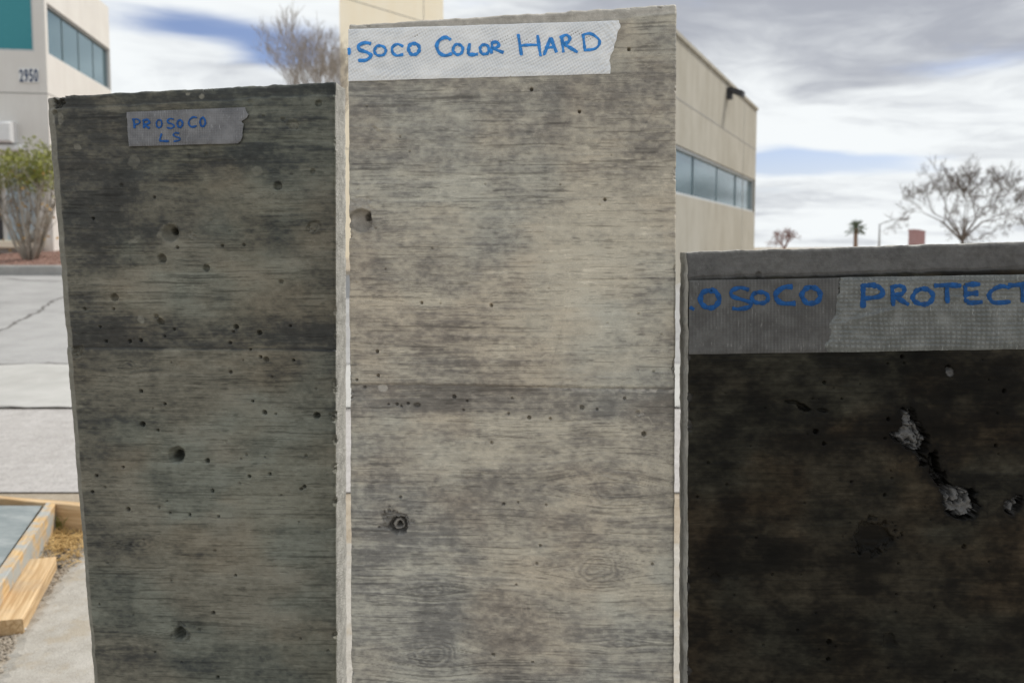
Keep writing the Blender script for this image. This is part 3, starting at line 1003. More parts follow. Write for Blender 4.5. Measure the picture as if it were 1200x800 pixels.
# street lamp and the red gable far away
b = P(1031, 262, 60)
lamp = empty('street_lamp', (b.x, 60, gz(99)))
tag(lamp, 'thin grey street lamp between the palm and the bare tree', 'street lamp')
mb = MB(); hz = b.z - gz(99)
mb.tube([(0, 0, 0), (0, 0, .25)], [.12, .12], 8)
mb.tube([(0, 0, .25), (0, 0, hz - .02)], [.075, .055], 8)
mb.build('pole', M['steel'], lamp, True)
mb = MB()
mb.tube([(0, 0, hz - .06), (.4, 0, hz + .10), (1.0, 0, hz + .30), (1.5, 0, hz + .33)], [.035, .03, .028, .025], 6)
mb.build('arm', M['steel'], lamp, True)
mb = MB(); mb.box((1.45, -.12, hz + .26), (2.0, .12, hz + .37), cham=.03); mb.build('lamp_head', M['steel'], lamp)
b = P(1072, 271, 58)
gab = empty('red_building', (b.x, 58, gz(99)))
tag(gab, 'narrow dark red tower far behind the bare tree', 'building')
mb = MB(); hz = b.z - gz(99)
mb.box((0, 0, 0), (.72, .9, hz)); mb.build('wall', M['brick_red'], gab)
mb = MB(); mb.add([(-.03, -.03, hz + .003), (.75, -.03, hz + .003), (.75, .93, hz + .003), (-.03, .93, hz + .003), (-.03, -.03, hz + .14), (.35, -.03, hz + .10), (.35, .93, hz + .10), (-.03, .93, hz + .14), (.75, -.03, hz + .02), (.75, .93, hz + .02)],
                 [(3, 2, 1, 0), (4, 5, 6, 7), (5, 8, 9, 6), (0, 1, 8, 5, 4), (2, 3, 7, 6, 9), (1, 2, 9, 8), (3, 0, 4, 7)]); mb.build('roof', M['brick_red'], gab)

# shrub in the planting bed
bp = P(36, 298, 18.4)
shrub = empty('shrub', (bp.x, bp.y, bed_z(bp.x, bp.y) - .02))
tag(shrub, 'pale stemmed shrub with yellow green leaf tips beside the office wall', 'shrub')
rs = random.Random(12)
fol, dry = MB(), MB()
tops = []
px = 18.4 / F
for i in range(17):
    a = -1.15 + 2.3 * (i + rs.uniform(-.3, .3)) / 16
    hgt = rs.uniform(1.75, 2.15)
    fx = math.sin(a) * rs.uniform(.75, 1.0); fy = rs.uniform(-.45, .45)
    mbs = MB()
    p0 = Vector((math.sin(a) * .10, fy * .15, 0))
    pts = [p0]
    for k in range(1, 7):
        q = k / 6
        pts.append(Vector((p0.x + fx * (.75 * q ** .8) + rs.uniform(-.03, .03), p0.y + fy * q + rs.uniform(-.03, .03), hgt * q * (1 - .15 * abs(fx) * q))))
    mbs.tube(pts, [.030, .026, .023, .019, .015, .011, .007], 6)
    # side twigs belong to the stem
    for k in range(15):
        s0 = pts[rs.randint(1, 5)]
        nd = Vector((rs.uniform(-.7, .7), rs.uniform(-.6, .6), rs.uniform(.5, 1.2))).normalized()
        L = rs.uniform(.3, .75)
        e_ = s0 + nd * L + Vector((0, 0, .08))
        mbs.tube([s0, s0 + nd * L * .5, e_], [.009, .007, .004], 4)
        tops.append(e_)
    tops += [pts[-1], pts[-2]]
    mbs.build('stem', M['bark_pale'], shrub, True)
def leaf(mb, p, L, wd_):
    d = Vector((rs.uniform(-1, 1), rs.uniform(-1, 1), rs.uniform(-.2, 1.2))).normalized()
    s = d.cross(Vector((rs.uniform(-1, 1), rs.uniform(-1, 1), rs.uniform(-1, 1))))
    if s.length < .01: return
    s.normalize(); u_ = s.cross(d) * wd_ * .35
    mb.add([p, p + d * L * .5 + s * wd_ + u_, p + d * L, p + d * L * .5 - s * wd_ + u_, p + d * L * .45], [(0, 1, 4), (1, 2, 4), (2, 3, 4), (3, 0, 4)])
for p in tops:
    if p.z > 1.45:
        dens = int(24 * sstep(1.4, 1.85, np.array(p.z))) + 2
        for k in range(dens):
            q = p + Vector((rs.gauss(0, .10), rs.gauss(0, .10), rs.gauss(0.02, .09)))
            leaf(fol, q, rs.uniform(.05, .11), rs.uniform(.012, .024))
    for k in range(1):
        if rs.random() < .35:
            leaf(dry, p + Vector((rs.gauss(0, .15), rs.gauss(0, .15), -rs.random() * .6)), .09, .03)
fol.build('foliage', M['leaf'], shrub)
dry.build('dry_leaves', M['leaf_dry'], shrub)

# ------------------------------------------------------------------ the three sealed concrete slabs
class Plane:
    def __init__(s, u, D, yaw):
        p = P(u, HOR, D)
        s.o = Vector((p.x, D, 0)); s.yaw = yaw
        s.n = Vector((math.sin(yaw), math.cos(yaw), 0))      # into the panel
        s.x = Vector((math.cos(yaw), -math.sin(yaw), 0))
    def hit(s, u, v):
        """arrays of pixels -> world points on the plane"""
        u = np.asarray(u, float); v = np.asarray(v, float)
        xc = (u - 600) / F; yc = (400 - v) / F + SHIFT * W / F
        b = cp + yc * sp; c = -sp + yc * cp
        k = (s.o.x * s.n.x + s.o.y * s.n.y) / (xc * s.n.x + b * s.n.y)
        return np.stack([xc * k, b * k, CAM.z + c * k], -1)
    def local(s, w_):
        """world -> local (x along the face, y into the panel, z up)"""
        r = w_ - np.array([s.o.x, s.o.y, 0.0])
        return np.stack([r[..., 0] * s.x.x + r[..., 1] * s.x.y, r[..., 0] * s.n.x + r[..., 1] * s.n.y, r[..., 2]], -1)

class Field:
    def __init__(s, u, v, mpp):
        s.u, s.v, s.mpp = u, v, mpp
        s.dep = np.zeros_like(u); s.tone = np.zeros_like(u); s.raw = np.zeros_like(u); s.warp = np.zeros_like(u)
        s.n1 = fbm(u / 6, v / 6, 3, 3) - .5
        s.n2 = fbm(u / 2.2, v / 2.2, 8, 2) - .5
    def win(s, u, v, R):
        i = (np.abs(s.u - u) < R) & (np.abs(s.v - v) < R)
        return i
    def rho(s, i, u, v, rx, ry, ang=0.0, jag=.35):
        du = s.u[i] - u; dv = s.v[i] - v
        c, sn = math.cos(ang), math.sin(ang)
        a = (du * c + dv * sn) / rx; b = (-du * sn + dv * c) / ry
        return np.sqrt(a * a + b * b) * (1 + jag * s.n1[i] * 1.5)
    def pit(s, u, v, r, depth=1.1, ry=None, ang=0.0, jag=.35, tone=0.0):
        ry = ry or r
        i = s.win(u, v, max(r, ry) * 2.2 + 2)
        q = s.rho(i, u, v, r, ry, ang, jag)
        h = np.clip(1 - q ** 4, 0, 1) ** .8; depth = depth * 1.3
        s.dep[i] = np.maximum(s.dep[i], h * depth * min(r, ry) * s.mpp)
        if tone: s.tone[i] += tone * np.clip(1.2 - q, 0, 1)
    def scab(s, u, v, rx, ry, depth=.25, raw=.6, ang=0.0, tone=0.2):
        """shallow rough spall"""
        i = s.win(u, v, max(rx, ry) * 2 + 2)
        q = s.rho(i, u, v, rx, ry, ang, .8)
        h = sstep(1.0, .75, q)
        s.dep[i] = np.maximum(s.dep[i], h * (depth * min(rx, ry) * (1 + 2.0 * s.n2[i])) * s.mpp)
        s.raw[i] = np.maximum(s.raw[i], h * raw); s.tone[i] += h * tone
    def cone(s, u, v, r, iu, iv, ir, depth=1.0, idepth=3.0):
        i = s.win(u, v, r * 2)
        q = s.rho(i, u, v, r, r, 0, .12)
        s.dep[i] = np.maximum(s.dep[i], np.clip(1 - q ** 2.2, 0, 1) * depth * r * s.mpp)
        q2 = s.rho(i, iu, iv, ir, ir, 0, .15)
        s.dep[i] = np.maximum(s.dep[i], sstep(1.05, .75, q2) * idepth * r * s.mpp)
    def knot(s, u, v, rx, ry, amp=.5, period=4.0, seed=0):
        i = s.win(u, v, rx * 3.2)
        du = (s.u[i] - u); dv = (s.v[i] - v)
        lowf = fbm(s.u[i] / 22, s.v[i] / 16, 91 + int(u), 2) - .5
        q = np.sqrt((du / rx) ** 2 + (dv / ry) ** 2) + .5 * lowf
        env = sstep(1.25, .5, q)
        ring = np.sin(q * ry / period * 6.283 + 1.2 * s.n1[i]) * (.35 + 1.3 * vnoise(s.u[i] / 9, s.v[i] / 5, 19))
        s.tone[i] += env * (ring * amp * .26 - .22 * amp)
        s.dep[i] += env * ring * .0003 - .0004 * env
        # grain flows round the knot
        s.warp[i] += np.sign(dv) * np.exp(-(du / (rx * 1.4)) ** 2) * np.exp(-np.abs(dv) / (ry * 1.3)) * ry * s.mpp * .75
    def blob(s, u, v, ru, rv, a, ang=0.0):
        du = s.u - u; dv = s.v - v
        c, sn = math.cos(ang), math.sin(ang)
        A = (du * c + dv * sn) / ru; B = (-du * sn + dv * c) / rv
        s.tone += a * np.exp(-(A * A + B * B))
    def scratch(s, pts, wd_=1.0, depth=.25, tone=-.5):
        for (a, b) in zip(pts[:-1], pts[1:]):
            ax, ay = a; bx_, by = b
            L2 = (bx_ - ax) ** 2 + (by - ay) ** 2
            t = np.clip(((s.u - ax) * (bx_ - ax) + (s.v - ay) * (by - ay)) / L2, 0, 1)
            dd = np.hypot(s.u - ax - t * (bx_ - ax), s.v - ay - t * (by - ay))
            h = np.clip(1 - dd / wd_, 0, 1) * (.35 + .65 * (s.n2 + .5))
            s.dep = np.maximum(s.dep, h * depth * s.mpp)
            s.tone += h * tone

def paint(f, X, Z, c):
    """pigment of a plywood-formed face: grain streaks, blotched sealer, dashes, flecks"""
    sd = c['seed']
    nz = lambda a: (a - a.mean()) / (a.std() + 1e-9)
    zz = Z + f.warp + .010 * (fbm(X * 3.0, Z * 7, sd + 1, 3) - .5) + .0022 * (fbm(X * 22, Z * 40, sd + 2, 3) - .5)
    A = nz(fbm(X * 8, zz * 210, sd + 3, 4, .6)); B = nz(fbm(X * 24, zz * 520, sd + 4, 2, .6)); Cc = nz(fbm(X * 3.5, zz * 55, sd + 5, 4, .55))
    Pn = nz(fbm(X * 9, Z * 17, sd + 6, 6, .62)); D_ = nz(fbm(X * 120, Z * 210, sd + 7, 3, .6)); E = nz(fbm(X * 30, Z * 36, sd + 8, 5, .62))
    gate = .55 + .45 * np.tanh(nz(fbm(X * 5, Z * 12, sd + 9, 4)))
    x = f.tone * c['tone'] + Pn * c['patch'] + gate * (A * c['A'] + B * c['B']) + Cc * c['C'] + D_ * c['D'] + E * c['E']
    fac = .5 + .5 * np.tanh(c['gain'] * x)
    pos = [p[0] for p in c['ramp']]
    col = np.stack([np.interp(fac, pos, [p[1][k] for p in c['ramp']]) for k in range(3)], -1)
    Hn = sstep(-1.0, 1.0, nz(fbm(X * 6, Z * 10, sd + 10, 4)) + c.get('hue_bias', lambda f: 0)(f))
    Hn2 = sstep(-.2, 1.6, nz(fbm(X * 9 + 7, Z * 13, sd + 11, 4)))
    col = col * (1 + (np.array(c['cool']) - 1) * (Hn * c['hue'])[..., None]) * (1 + (np.array(c['odd']) - 1) * (Hn2 * c['hue'])[..., None])
    # thin dark grain lines, pale dashes, pinprick flecks
    g2 = sstep(-.6, 1.0, nz(fbm(X * 6, Z * 26, sd + 12, 4)))
    dk = sstep(.74, .86, vnoise(X * 15, zz * 560, sd + 13)) * g2
    dk = np.maximum(dk, sstep(.80, .92, vnoise(X * 42, zz * 640, sd + 14)) * .8)
    dk = np.maximum(dk, sstep(.80, .90, vnoise(X * 5.5, zz * 400, sd + 18)) * sstep(.35, .6, vnoise(X * 30, zz * 300, sd + 19)) * .9)
    col = col * (1 - c['dash'] * dk)[..., None]
    lt = sstep(.82, .95, vnoise(X * 36, zz * 600, sd + 15)) * (1 - .5 * g2)
    col = col * (1 + c['fleck'] * lt)[..., None]
    sp_ = sstep(.93, .99, vnoise(X * 330, Z * 420, sd + 16))
    col = col * (1 + c['fleck'] * .9 * sp_)[..., None]
    rn = .55 * fbm(X * 170, Z * 170, sd + 17, 4, .65) + .45 * fbm(X * 45, Z * 60, sd + 20, 4, .6)
    rawc = np.array(c['raw'])[None, None, :] * (.45 + 1.1 * rn)[..., None]
    r_ = np.clip(f.raw, 0, 1)[..., None]
    col = col * (1 - r_) + rawc * r_
    gl = sstep(-1.5, 1.5, -fac * 2 + 1 + .7 * Pn) * (1 - np.clip(f.raw, 0, 1))
    relief = .00010 * A + .00006 * B + .00012 * Cc
    return np.clip(col, .0008, .95), gl, relief
PAINT1 = dict(seed=100, tone=1.35, patch=.19, A=.16, B=.13, C=.09, D=.15, E=.12, gain=.95, hue=1.0, cool=(.91, 1.0, 1.04), odd=(1.04, .99, .95), dash=.44, fleck=.26, raw=(.21, .205, .175),
              ramp=[(0, (.028, .029, .028)), (.25, (.056, .057, .053)), (.5, (.118, .114, .093)), (.75, (.175, .167, .134)), (1, (.26, .25, .205))], hue_bias=lambda f: 1.0 * sstep(400, 640, f.v) + .9 * sstep(230, 120, f.v) - .8)
PAINT2 = dict(seed=200, tone=1.25, patch=.16, A=.16, B=.14, C=.09, D=.17, E=.13, gain=.9, hue=1.0, cool=(.93, .98, 1.03), odd=(1.01, .975, .95), dash=.42, fleck=.24, raw=(.45, .425, .385),
              ramp=[(0, (.14, .129, .115)), (.25, (.235, .218, .193)), (.5, (.385, .356, .30)), (.75, (.52, .48, .395)), (1, (.62, .575, .475))], hue_bias=lambda f: .9 * sstep(560, 700, f.v) + .9 * sstep(200, 110, f.v) - .7)
PAINT3 = dict(seed=300, tone=1.0, patch=.36, A=.08, B=.10, C=.16, D=.22, E=.40, gain=.8, hue=1.0, cool=(.86, .95, 1.0), odd=(1.12, .98, .88), dash=.30, fleck=.35, raw=(.140, .138, .136),
              ramp=[(0, (.0035, .0032, .0027)), (.3, (.0098, .0086, .0066)), (.6, (.0200, .0172, .0122)), (.85, (.033, .0285, .0200)), (1, (.058, .050, .036))], hue_bias=lambda f: 1.2 * sstep(520, 420, f.v) - .4)

def concrete_panel(name, u_mid, D, yaw, TL, TR, BL, BR, facemat, features, pnt, label, thick=.07, step=.95, jag=1.0, group='sealed concrete sample slabs'):
    pl_ = Plane(u_mid, D, yaw)
    base_y = pl_.o.y
    zb = gz(base_y) + 0.012
    VB = 818.0
    def ed(T, B, v):                   # edge column at image row v
        return T[0] + (B[0] - T[0]) * (v - T[1]) / (B[1] - T[1])
    ncol = int((TR[0] - TL[0]) / step); nrow = int((VB - min(TL[1], TR[1])) / step)
    s_ = np.linspace(0, 1, ncol + 1); t_ = np.linspace(0, 1, nrow + 1)
    Sg, Tg = np.meshgrid(s_, t_)
    topv = TL[1] + (TR[1] - TL[1]) * Sg
    uu0 = TL[0] + (TR[0] - TL[0]) * Sg
    topv = topv + jag * 2.6 * (fbm(uu0 / 14, uu0 * 0 + 3.1, 21, 4) - .5) + jag * .6 * (vnoise(uu0 / 3.7, uu0 * 0, 5) - .5) * vnoise(uu0 / 23, uu0 * 0, 6)
    Vg = topv + (VB - topv) * Tg
    lu = ed(TL, BL, Vg) + jag * 2.4 * (fbm(Vg / 13, Vg * 0 + 1.7, 31, 4) - .5)
    ru = ed(TR, BR, Vg) + jag * 1.4 * (fbm(Vg / 13, Vg * 0 + 5.7, 41, 4) - .5)
    Ug = lu + (ru - lu) * Sg
    mpp = D / F
    f = Field(Ug, Vg, mpp)
    f.top = topv; f.left = lu; f.right = ru
    features(f)
    ce_ = random.Random(int(TL[0]))
    for k in range(26):
        v_ = ce_.uniform(max(TL[1], TR[1]) + 8, 800); r_ = ce_.choice((1.6, 2.0, 2.4, 3.0, 4.5))
        side_u = ed(TL, BL, v_) if k % 2 else ed(TR, BR, v_)
        f.scab(side_u, v_, r_ * .9, r_ * ce_.uniform(1.0, 2.4), 1.1, .35, tone=0)
    for k in range(20):
        q_ = ce_.random(); r_ = ce_.choice((1.5, 2.0, 2.6, 3.5))
        f.scab(TL[0] + (TR[0] - TL[0]) * q_, TL[1] + (TR[1] - TL[1]) * q_ + 1, r_ * ce_.uniform(1, 2.5), r_, 1.0, .2, tone=0)
    # softened, slightly chipped arrises
    for dist in (Vg - topv, Ug - lu, ru - Ug):
        q = np.clip(1 - dist / (2.2 + 2.0 * (f.n1 + .5)), 0, 1)
        f.dep += q * q * 2.2 * mpp
    f.dep += (fbm(Ug / 40, Vg / 14, 77, 4) - .5) * .0012 + f.n2 * .00012
    wpt = pl_.hit(Ug, Vg)
    loc = pl_.local(wpt)
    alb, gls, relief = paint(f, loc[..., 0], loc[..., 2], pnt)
    loc[..., 1] += f.dep + relief
    # below the picture: coarse rows down to the ground
    low = []
    lastz = loc[-1, :, 2]
    extra = 10
    for k in range(1, extra + 1):
        q = k / extra
        vv = np.full(ncol + 1, VB + q * 900)
        l_ = ed(TL, BL, vv); r_ = ed(TR, BR, vv)
        uu = l_ + (r_ - l_) * s_
        ww = pl_.local(pl_.hit(uu, vv))
        ww[:, 1] += f.dep[-1] * (1 - q)
        low.append(ww)
    allr = [loc[j] for j in range(nrow + 1)]
    for ww in low:
        if ww[:, 2].min() <= zb:
            pr_ = allr[-1]
            k = (pr_[:, 2] - zb) / (pr_[:, 2] - ww[:, 2])
            allr.append(pr_ + (ww - pr_) * k[:, None])
            break
        allr.append(ww)
    A = np.array(allr)
    nr, nc = A.shape[:2]
    verts = A.reshape(-1, 3)
    def pad(a):
        e = np.repeat(a[-1:], nr - a.shape[0], 0)
        return np.concatenate([a, e], 0).reshape(-1)
    gls = pad(gls)
    alb = np.concatenate([alb, np.repeat(alb[-1:], nr - alb.shape[0], 0)], 0).reshape(-1, 3)
    idx = np.arange(nr * nc).reshape(nr, nc)
    quads = np.stack([idx[:-1, :-1], idx[1:, :-1], idx[1:, 1:], idx[:-1, 1:]], -1).reshape(-1, 4)
    nface = len(quads)
    # boundary: up the left side, along the top, down the right side; extruded back in steps
    bnd = np.concatenate([idx[::-1, 0], idx[0, 1:], idx[1:, -1]])
    prev = bnd
    vlist = [verts]; qlist = [quads]; tot = len(verts)
    ce = verts.mean(0)
    for k in range(1, 7):
        q = k / 6
        nv = verts[bnd].copy()
        b0 = nv[:, 1].copy()
        nv[:, 1] = b0 + (thick - b0) * q
        jn = (fbm(np.arange(len(bnd)) / 9.0, np.full(len(bnd), k * 1.3), 55, 3) - .5) * .0022
        nv[:, 0] += jn * np.sign(nv[:, 0] - ce[0]); nv[:, 2] += jn
        ids = np.arange(tot, tot + len(bnd)); tot += len(bnd)
        vlist.append(nv)
        qlist.append(np.stack([prev[:-1], prev[1:], ids[1:], ids[:-1]], -1))
        prev = ids
    # back and underside
    nl = nr
    lb = prev[:nl][::-1]; rb = prev[-nl:]
    qlist.append(np.stack([lb[:-1], rb[:-1], rb[1:], lb[1:]], -1))
    V_ = np.concatenate(vlist); Q = np.concatenate(qlist)
    me = bpy.data.meshes.new(name)
    me.vertices.add(len(V_)); me.vertices.foreach_set('co', V_.astype(np.float32).ravel())
    me.loops.add(Q.size); me.loops.foreach_set('vertex_index', Q.astype(np.int32).ravel())
    me.polygons.add(len(Q)); me.polygons.foreach_set('loop_start', np.arange(0, Q.size, 4, dtype=np.int32))
    mi = np.zeros(len(Q), np.int32); mi[nface:] = 1
    me.polygons.foreach_set('material_index', mi)
    me.polygons.foreach_set('use_smooth', np.ones(len(Q), bool))
    me.update(calc_edges=True)
    at = me.attributes.new('gloss', 'FLOAT', 'POINT')
    full_ = np.zeros(len(V_), np.float32); full_[:len(gls)] = gls
    at.data.foreach_set('value', full_)
    at = me.attributes.new('albedo', 'FLOAT_COLOR', 'POINT')
    fc = np.ones((len(V_), 4), np.float32); fc[:len(alb), :3] = alb
    at.data.foreach_set('color', fc.ravel())
    me.validate()
    o = link(name, me, [facemat, M['raw']])
    o.location = pl_.o
    o.rotation_euler = (0, 0, -yaw)
    tag(o, label, 'concrete slab', group)
    return o, pl_

rp = random.Random(99)
def feat1(f):
    u, v = f.u, f.v
    # left arris: broad worn chamfer
    q = np.clip(1 - (u - f.left) / (13.0 - 4.0 * sstep(110, 800, v)), 0, 1)
    f.dep += q * 6.5 * f.mpp; f.raw = np.maximum(f.raw, sstep(0.05, .2, q) * .85)
    # top band, slightly set back
    tb = f.top + 15 + 3 * (fbm(u / 30, u * 0, 61, 3) - .5)
    k = sstep(tb + 1.5, tb - 1.5, v)
    f.dep += k * .0022; f.tone += -.32 * k
    # board joint
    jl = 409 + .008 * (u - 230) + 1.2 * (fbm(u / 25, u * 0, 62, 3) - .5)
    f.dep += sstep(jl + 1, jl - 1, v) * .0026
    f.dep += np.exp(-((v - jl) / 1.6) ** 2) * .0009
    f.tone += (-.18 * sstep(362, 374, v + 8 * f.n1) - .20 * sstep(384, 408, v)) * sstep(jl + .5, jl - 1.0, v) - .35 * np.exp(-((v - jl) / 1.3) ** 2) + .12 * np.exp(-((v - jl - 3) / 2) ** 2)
    for b_ in ((120, 200, 70, 75, -.40), (90, 300, 40, 90, -.30), (290, 325, 110, 38, .50), (180, 330, 60, 30, .35), (300, 235, 90, 22, .30), (190, 225, 60, 26, .22), (330, 175, 70, 25, -.22),
               (355, 392, 50, 20, -.42), (150, 395, 60, 18, -.28), (250, 150, 120, 20, -.12), (110, 520, 50, 90, -.25), (300, 470, 90, 16, .22), (270, 530, 100, 14, -.20),
               (310, 640, 100, 60, .22), (330, 720, 90, 30, .16), (190, 600, 60, 22, .14), (130, 690, 30, 70, -.30), (180, 770, 80, 18, -.32), (300, 770, 70, 16, -.18), (210, 760, 40, 12, .25), (250, 565, 120, 10, -.15), (270, 600, 170, 180, .64)):
        f.blob(*b_)
    f.cone(199, 273, 11.5, 201, 271, 5, 1.1, 3.0); f.scab(198, 275, 14, 14, .05, .35, tone=.1)
    f.scab(66, 119, 9, 10, .9, .15, tone=-.3); f.scab(74, 110, 8, 5, .8, .2, tone=-.2); f.scab(70, 140, 4, 9, .5, .5); f.pit(62, 132, 4, 1.5)
    f.pit(368, 265, 9, .5, ry=8); f.scab(367, 267, 8, 6, .75, .45); f.pit(343, 146, 9.5, .35, ry=8); f.scab(344, 148, 8, 6, .6, .4); f.pit(325, 218, 5.5, 1.1); f.pit(366, 201, 3, 1.2, ry=4); f.pit(373, 121, 4.5, 1)
    f.pit(293, 121, 4.5, .5); f.scab(235, 113, 3.5, 2.5, .4, .9); f.scab(218, 110, 2.5, 2, .4, .9); f.scab(156, 189, 9, 9, .12, .3); f.pit(141, 217, 2.6, 1.3); f.pit(246, 259, 4, 1.1, ry=2.2, ang=-.9)
    f.scab(301, 200, 7, 6, .15, .3); f.pit(308, 136, 2.2, 1.2); f.pit(331, 140, 2.8, 1.1); f.pit(220, 182, 2.4, 1.2, ry=3.4); f.pit(241, 181, 2.6, 1.2, ry=3.8)
    f.scab(90, 172, 5, 4, .3, .5); f.scab(158, 281, 9, 4.2, .45, .35, -.6); f.scab(225, 276, 4.6, 5, .5, .4); f.pit(189, 303, 5.5, 1.4); f.pit(241, 314, 4.6, 1.4); f.pit(329, 330, 3, 1.4)
    f.pit(133, 349, 5, 1.2); f.scab(151, 341, 5, 3, .5, .1, .8); f.pit(101, 363, 2.2, 1.2); f.scab(164, 374, 5.5, 5.5, .3, .9); f.pit(182, 371, 3, 1.5); f.pit(187, 377, 4, 1.6, ry=5, ang=-.8)
    for (a, b_, r) in ((276, 383, 3), (303, 390, 3), (273, 389, 1.8), (151, 400, 2.2), (164, 399, 2.4), (203, 386, 1.9), (116, 383, 1.9), (123, 400, 2), (192, 394, 1.8), (340, 382, 1.8), (269, 402, 2),
                       (270, 436, 1.9), (165, 458, 2.2), (193, 473, 2), (167, 497, 3), (185, 504, 2), (310, 483, 2.8), (371, 487, 3.8), (305, 418, 2), (293, 410, 1.8), (344, 422, 1.8), (296, 470, 1.7),
                       (243, 540, 2.8), (113, 557, 1.9), (150, 597, 2.6), (222, 603, 2), (357, 570, 2.2), (353, 573, 1.9), (144, 547, 1.8), (249, 575, 2), (250, 718, 2.2), (285, 287, 1.8), (260, 288, 1.8), (207, 290, 1.9),
                       (98, 362, 1.9), (132, 362, 1.9), (108, 576, 1.8), (199, 601, 1.8), (256, 605, 1.7), (255, 793, 2), (276, 674, 1.8), (180, 231, 1.9), (108, 256, 2), (316, 555, 1.7), (292, 558, 2)):
        f.pit(a, b_, r * 1.05, 2.4)
    f.pit(312, 421, 3.4, 1.3); f.scab(90, 412, 8, 6, .8, .3); f.pit(88, 410, 4, 1.5)
    f.cone(207, 533, 10.5, 207, 535, 6.5, 1.0, 2.6); f.pit(211, 742, 7, 1.7); f.scab(211, 742, 11, 9, .15, 0, tone=-.25)
    f.knot(148, 430, 14, 9, .55, 4); f.knot(165, 637, 17, 9, .6, 4); f.knot(350, 743, 14, 6, .5, 4); f.knot(140, 762, 30, 12, .4, 5)
    for i in range(45):
        f.pit(rp.uniform(75, 390), rp.uniform(125, 800), rp.uniform(1.1, 1.9), 1.3)
    f.scratch([(148, 225), (152, 300), (151, 350)], .9, .2, -.25); f.scratch([(156, 205), (160, 262)], .8, .15, -.2); f.scratch([(310, 455), (322, 467)], .9, .2, -.2)
def feat2(f):
    u, v = f.u, f.v
    tb = f.top + 17 + 5 * (fbm(u / 40, u * 0, 63, 3) - .5) - 6 * sstep(640, 790, u)
    k = sstep(tb + 2.5, tb - 2.5, v)
    f.dep += k * (.0015 + .18 * (tb - v).clip(0, 30) * f.mpp); f.raw = np.maximum(f.raw, k * .75)
    jl = 449 + .018 * (u - 408) + 2.5 * (fbm(u / 30, u * 0, 64, 4) - .5)
    f.dep += sstep(jl - 1.2, jl + 1.2, v) * .0026
    ridge = np.exp(-((v - jl) / 2.2) ** 2)
    f.dep += ridge * (.0012 + .0022 * f.n2) * (0.4 + 1.2 * sstep(560, 760, u)); f.tone += -.45 * ridge
    f.raw = np.maximum(f.raw, np.exp(-((v - jl - 2.5) / 2.0) ** 2) * sstep(.46, .6, fbm(u / 8, v / 4, 65, 3)) * sstep(600, 700, u) * .9)
    band_ = sstep(jl, jl + 3, v) * sstep(jl + 42, jl + 28, v + 6 * f.n1)
    f.tone += -.50 * band_
    for b_ in ((540, 130, 190, 38, -.34), (770, 125, 40, 40, -.30), (660, 145, 60, 30, -.15), (600, 230, 120, 30, .20), (470, 215, 50, 30, .15), (480, 330, 60, 22, .12), (670, 330, 70, 110, .60, .35), (560, 250, 90, 25, .15), (700, 250, 70, 40, .18),  # the large tilted light blob is partly glare painted into the tone
               (560, 400, 80, 50, -.08), (745, 400, 55, 40, .20), (500, 385, 70, 30, -.14), (430, 440, 40, 50, -.05), (440, 560, 60, 40, -.18), (600, 575, 90, 24, -.22), (470, 625, 60, 40, -.18), (720, 610, 60, 60, .22), (700, 720, 60, 30, .24),
               (540, 700, 130, 70, -.24), (470, 760, 50, 40, -.12), (770, 640, 30, 60, .10), (640, 790, 120, 20, -.12), (560, 500, 150, 12, .20), (700, 500, 80, 10, .15), (500, 345, 20, 6, .5), (515, 352, 22, 4, .5), (505, 375, 18, 4, .4),
               (560, 530, 70, 8, .18), (640, 540, 80, 9, -.16)):
        f.blob(*b_)
    f.scab(421, 248, 19, 19, .06, .45, tone=-.22)
    i = f.win(422, 256, 34)
    q = f.rho(i, 422, 258, 13.5, 13.5, 0, .12)
    f.dep[i] = np.maximum(f.dep[i], sstep(1.06, .92, q) * f.mpp * (9 + 11 * np.clip((f.u[i] - 410) / 24, 0, 1)))
    f.raw[i] = np.maximum(f.raw[i], sstep(1.02, .9, q) * .7)
    q = f.rho(i, 429, 254, 4.5, 6.5, .4, .5)
    f.dep[i] = np.maximum(f.dep[i], sstep(1.05, .8, q) * f.mpp * 34)
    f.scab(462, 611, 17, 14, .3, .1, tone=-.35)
    i = f.win(466, 616, 30)
    q = f.rho(i, 466, 616, 10, 10, 0, .35)
    f.dep[i] = np.maximum(f.dep[i], (sstep(1.15, 1.0, q) * (8 + 8 * sstep(.62, .85, q))) * f.mpp)
    f.raw[i] = np.maximum(f.raw[i], sstep(.75, .6, q) * .5 * (f.n2[i] > -.05))
    f.pit(467, 617, 4.6, 4.0)
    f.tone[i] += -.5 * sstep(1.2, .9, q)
    for k in range(10):
        f.pit(463 + rp.gauss(0, 8), 606 + rp.gauss(0, 5), rp.uniform(1.5, 3), 1.6)
    for (a, b_, r) in ((623, 105, 2.2), (679, 131, 2), (709, 234, 2), (576, 358, 1.9), (465, 474, 2), (532, 465, 2.4), (620, 490, 2.6), (645, 491, 1.9), (442, 412, 2), (755, 509, 3.2), (470, 476, 1.7), (478, 473, 2), (547, 470, 1.7),
                       (600, 467, 1.7), (443, 440, 1.9), (576, 519, 2), (578, 768, 2.3), (469, 583, 1.8), (633, 640, 2), (629, 661, 1.8), (590, 591, 2), (640, 592, 1.8), (607, 589, 1.7), (624, 777, 1.9), (765, 662, 2), (737, 58, 2.2),
                       (605, 686, 1.7), (427, 454, 1.8), (418, 445, 1.8), (596, 485, 1.8), (543, 481, 1.7), (700, 480, 1.7), (732, 467, 1.9), (455, 474, 1.6), (494, 355, 1.8)):
        f.pit(a, b_, r * 1.05, 2.6)
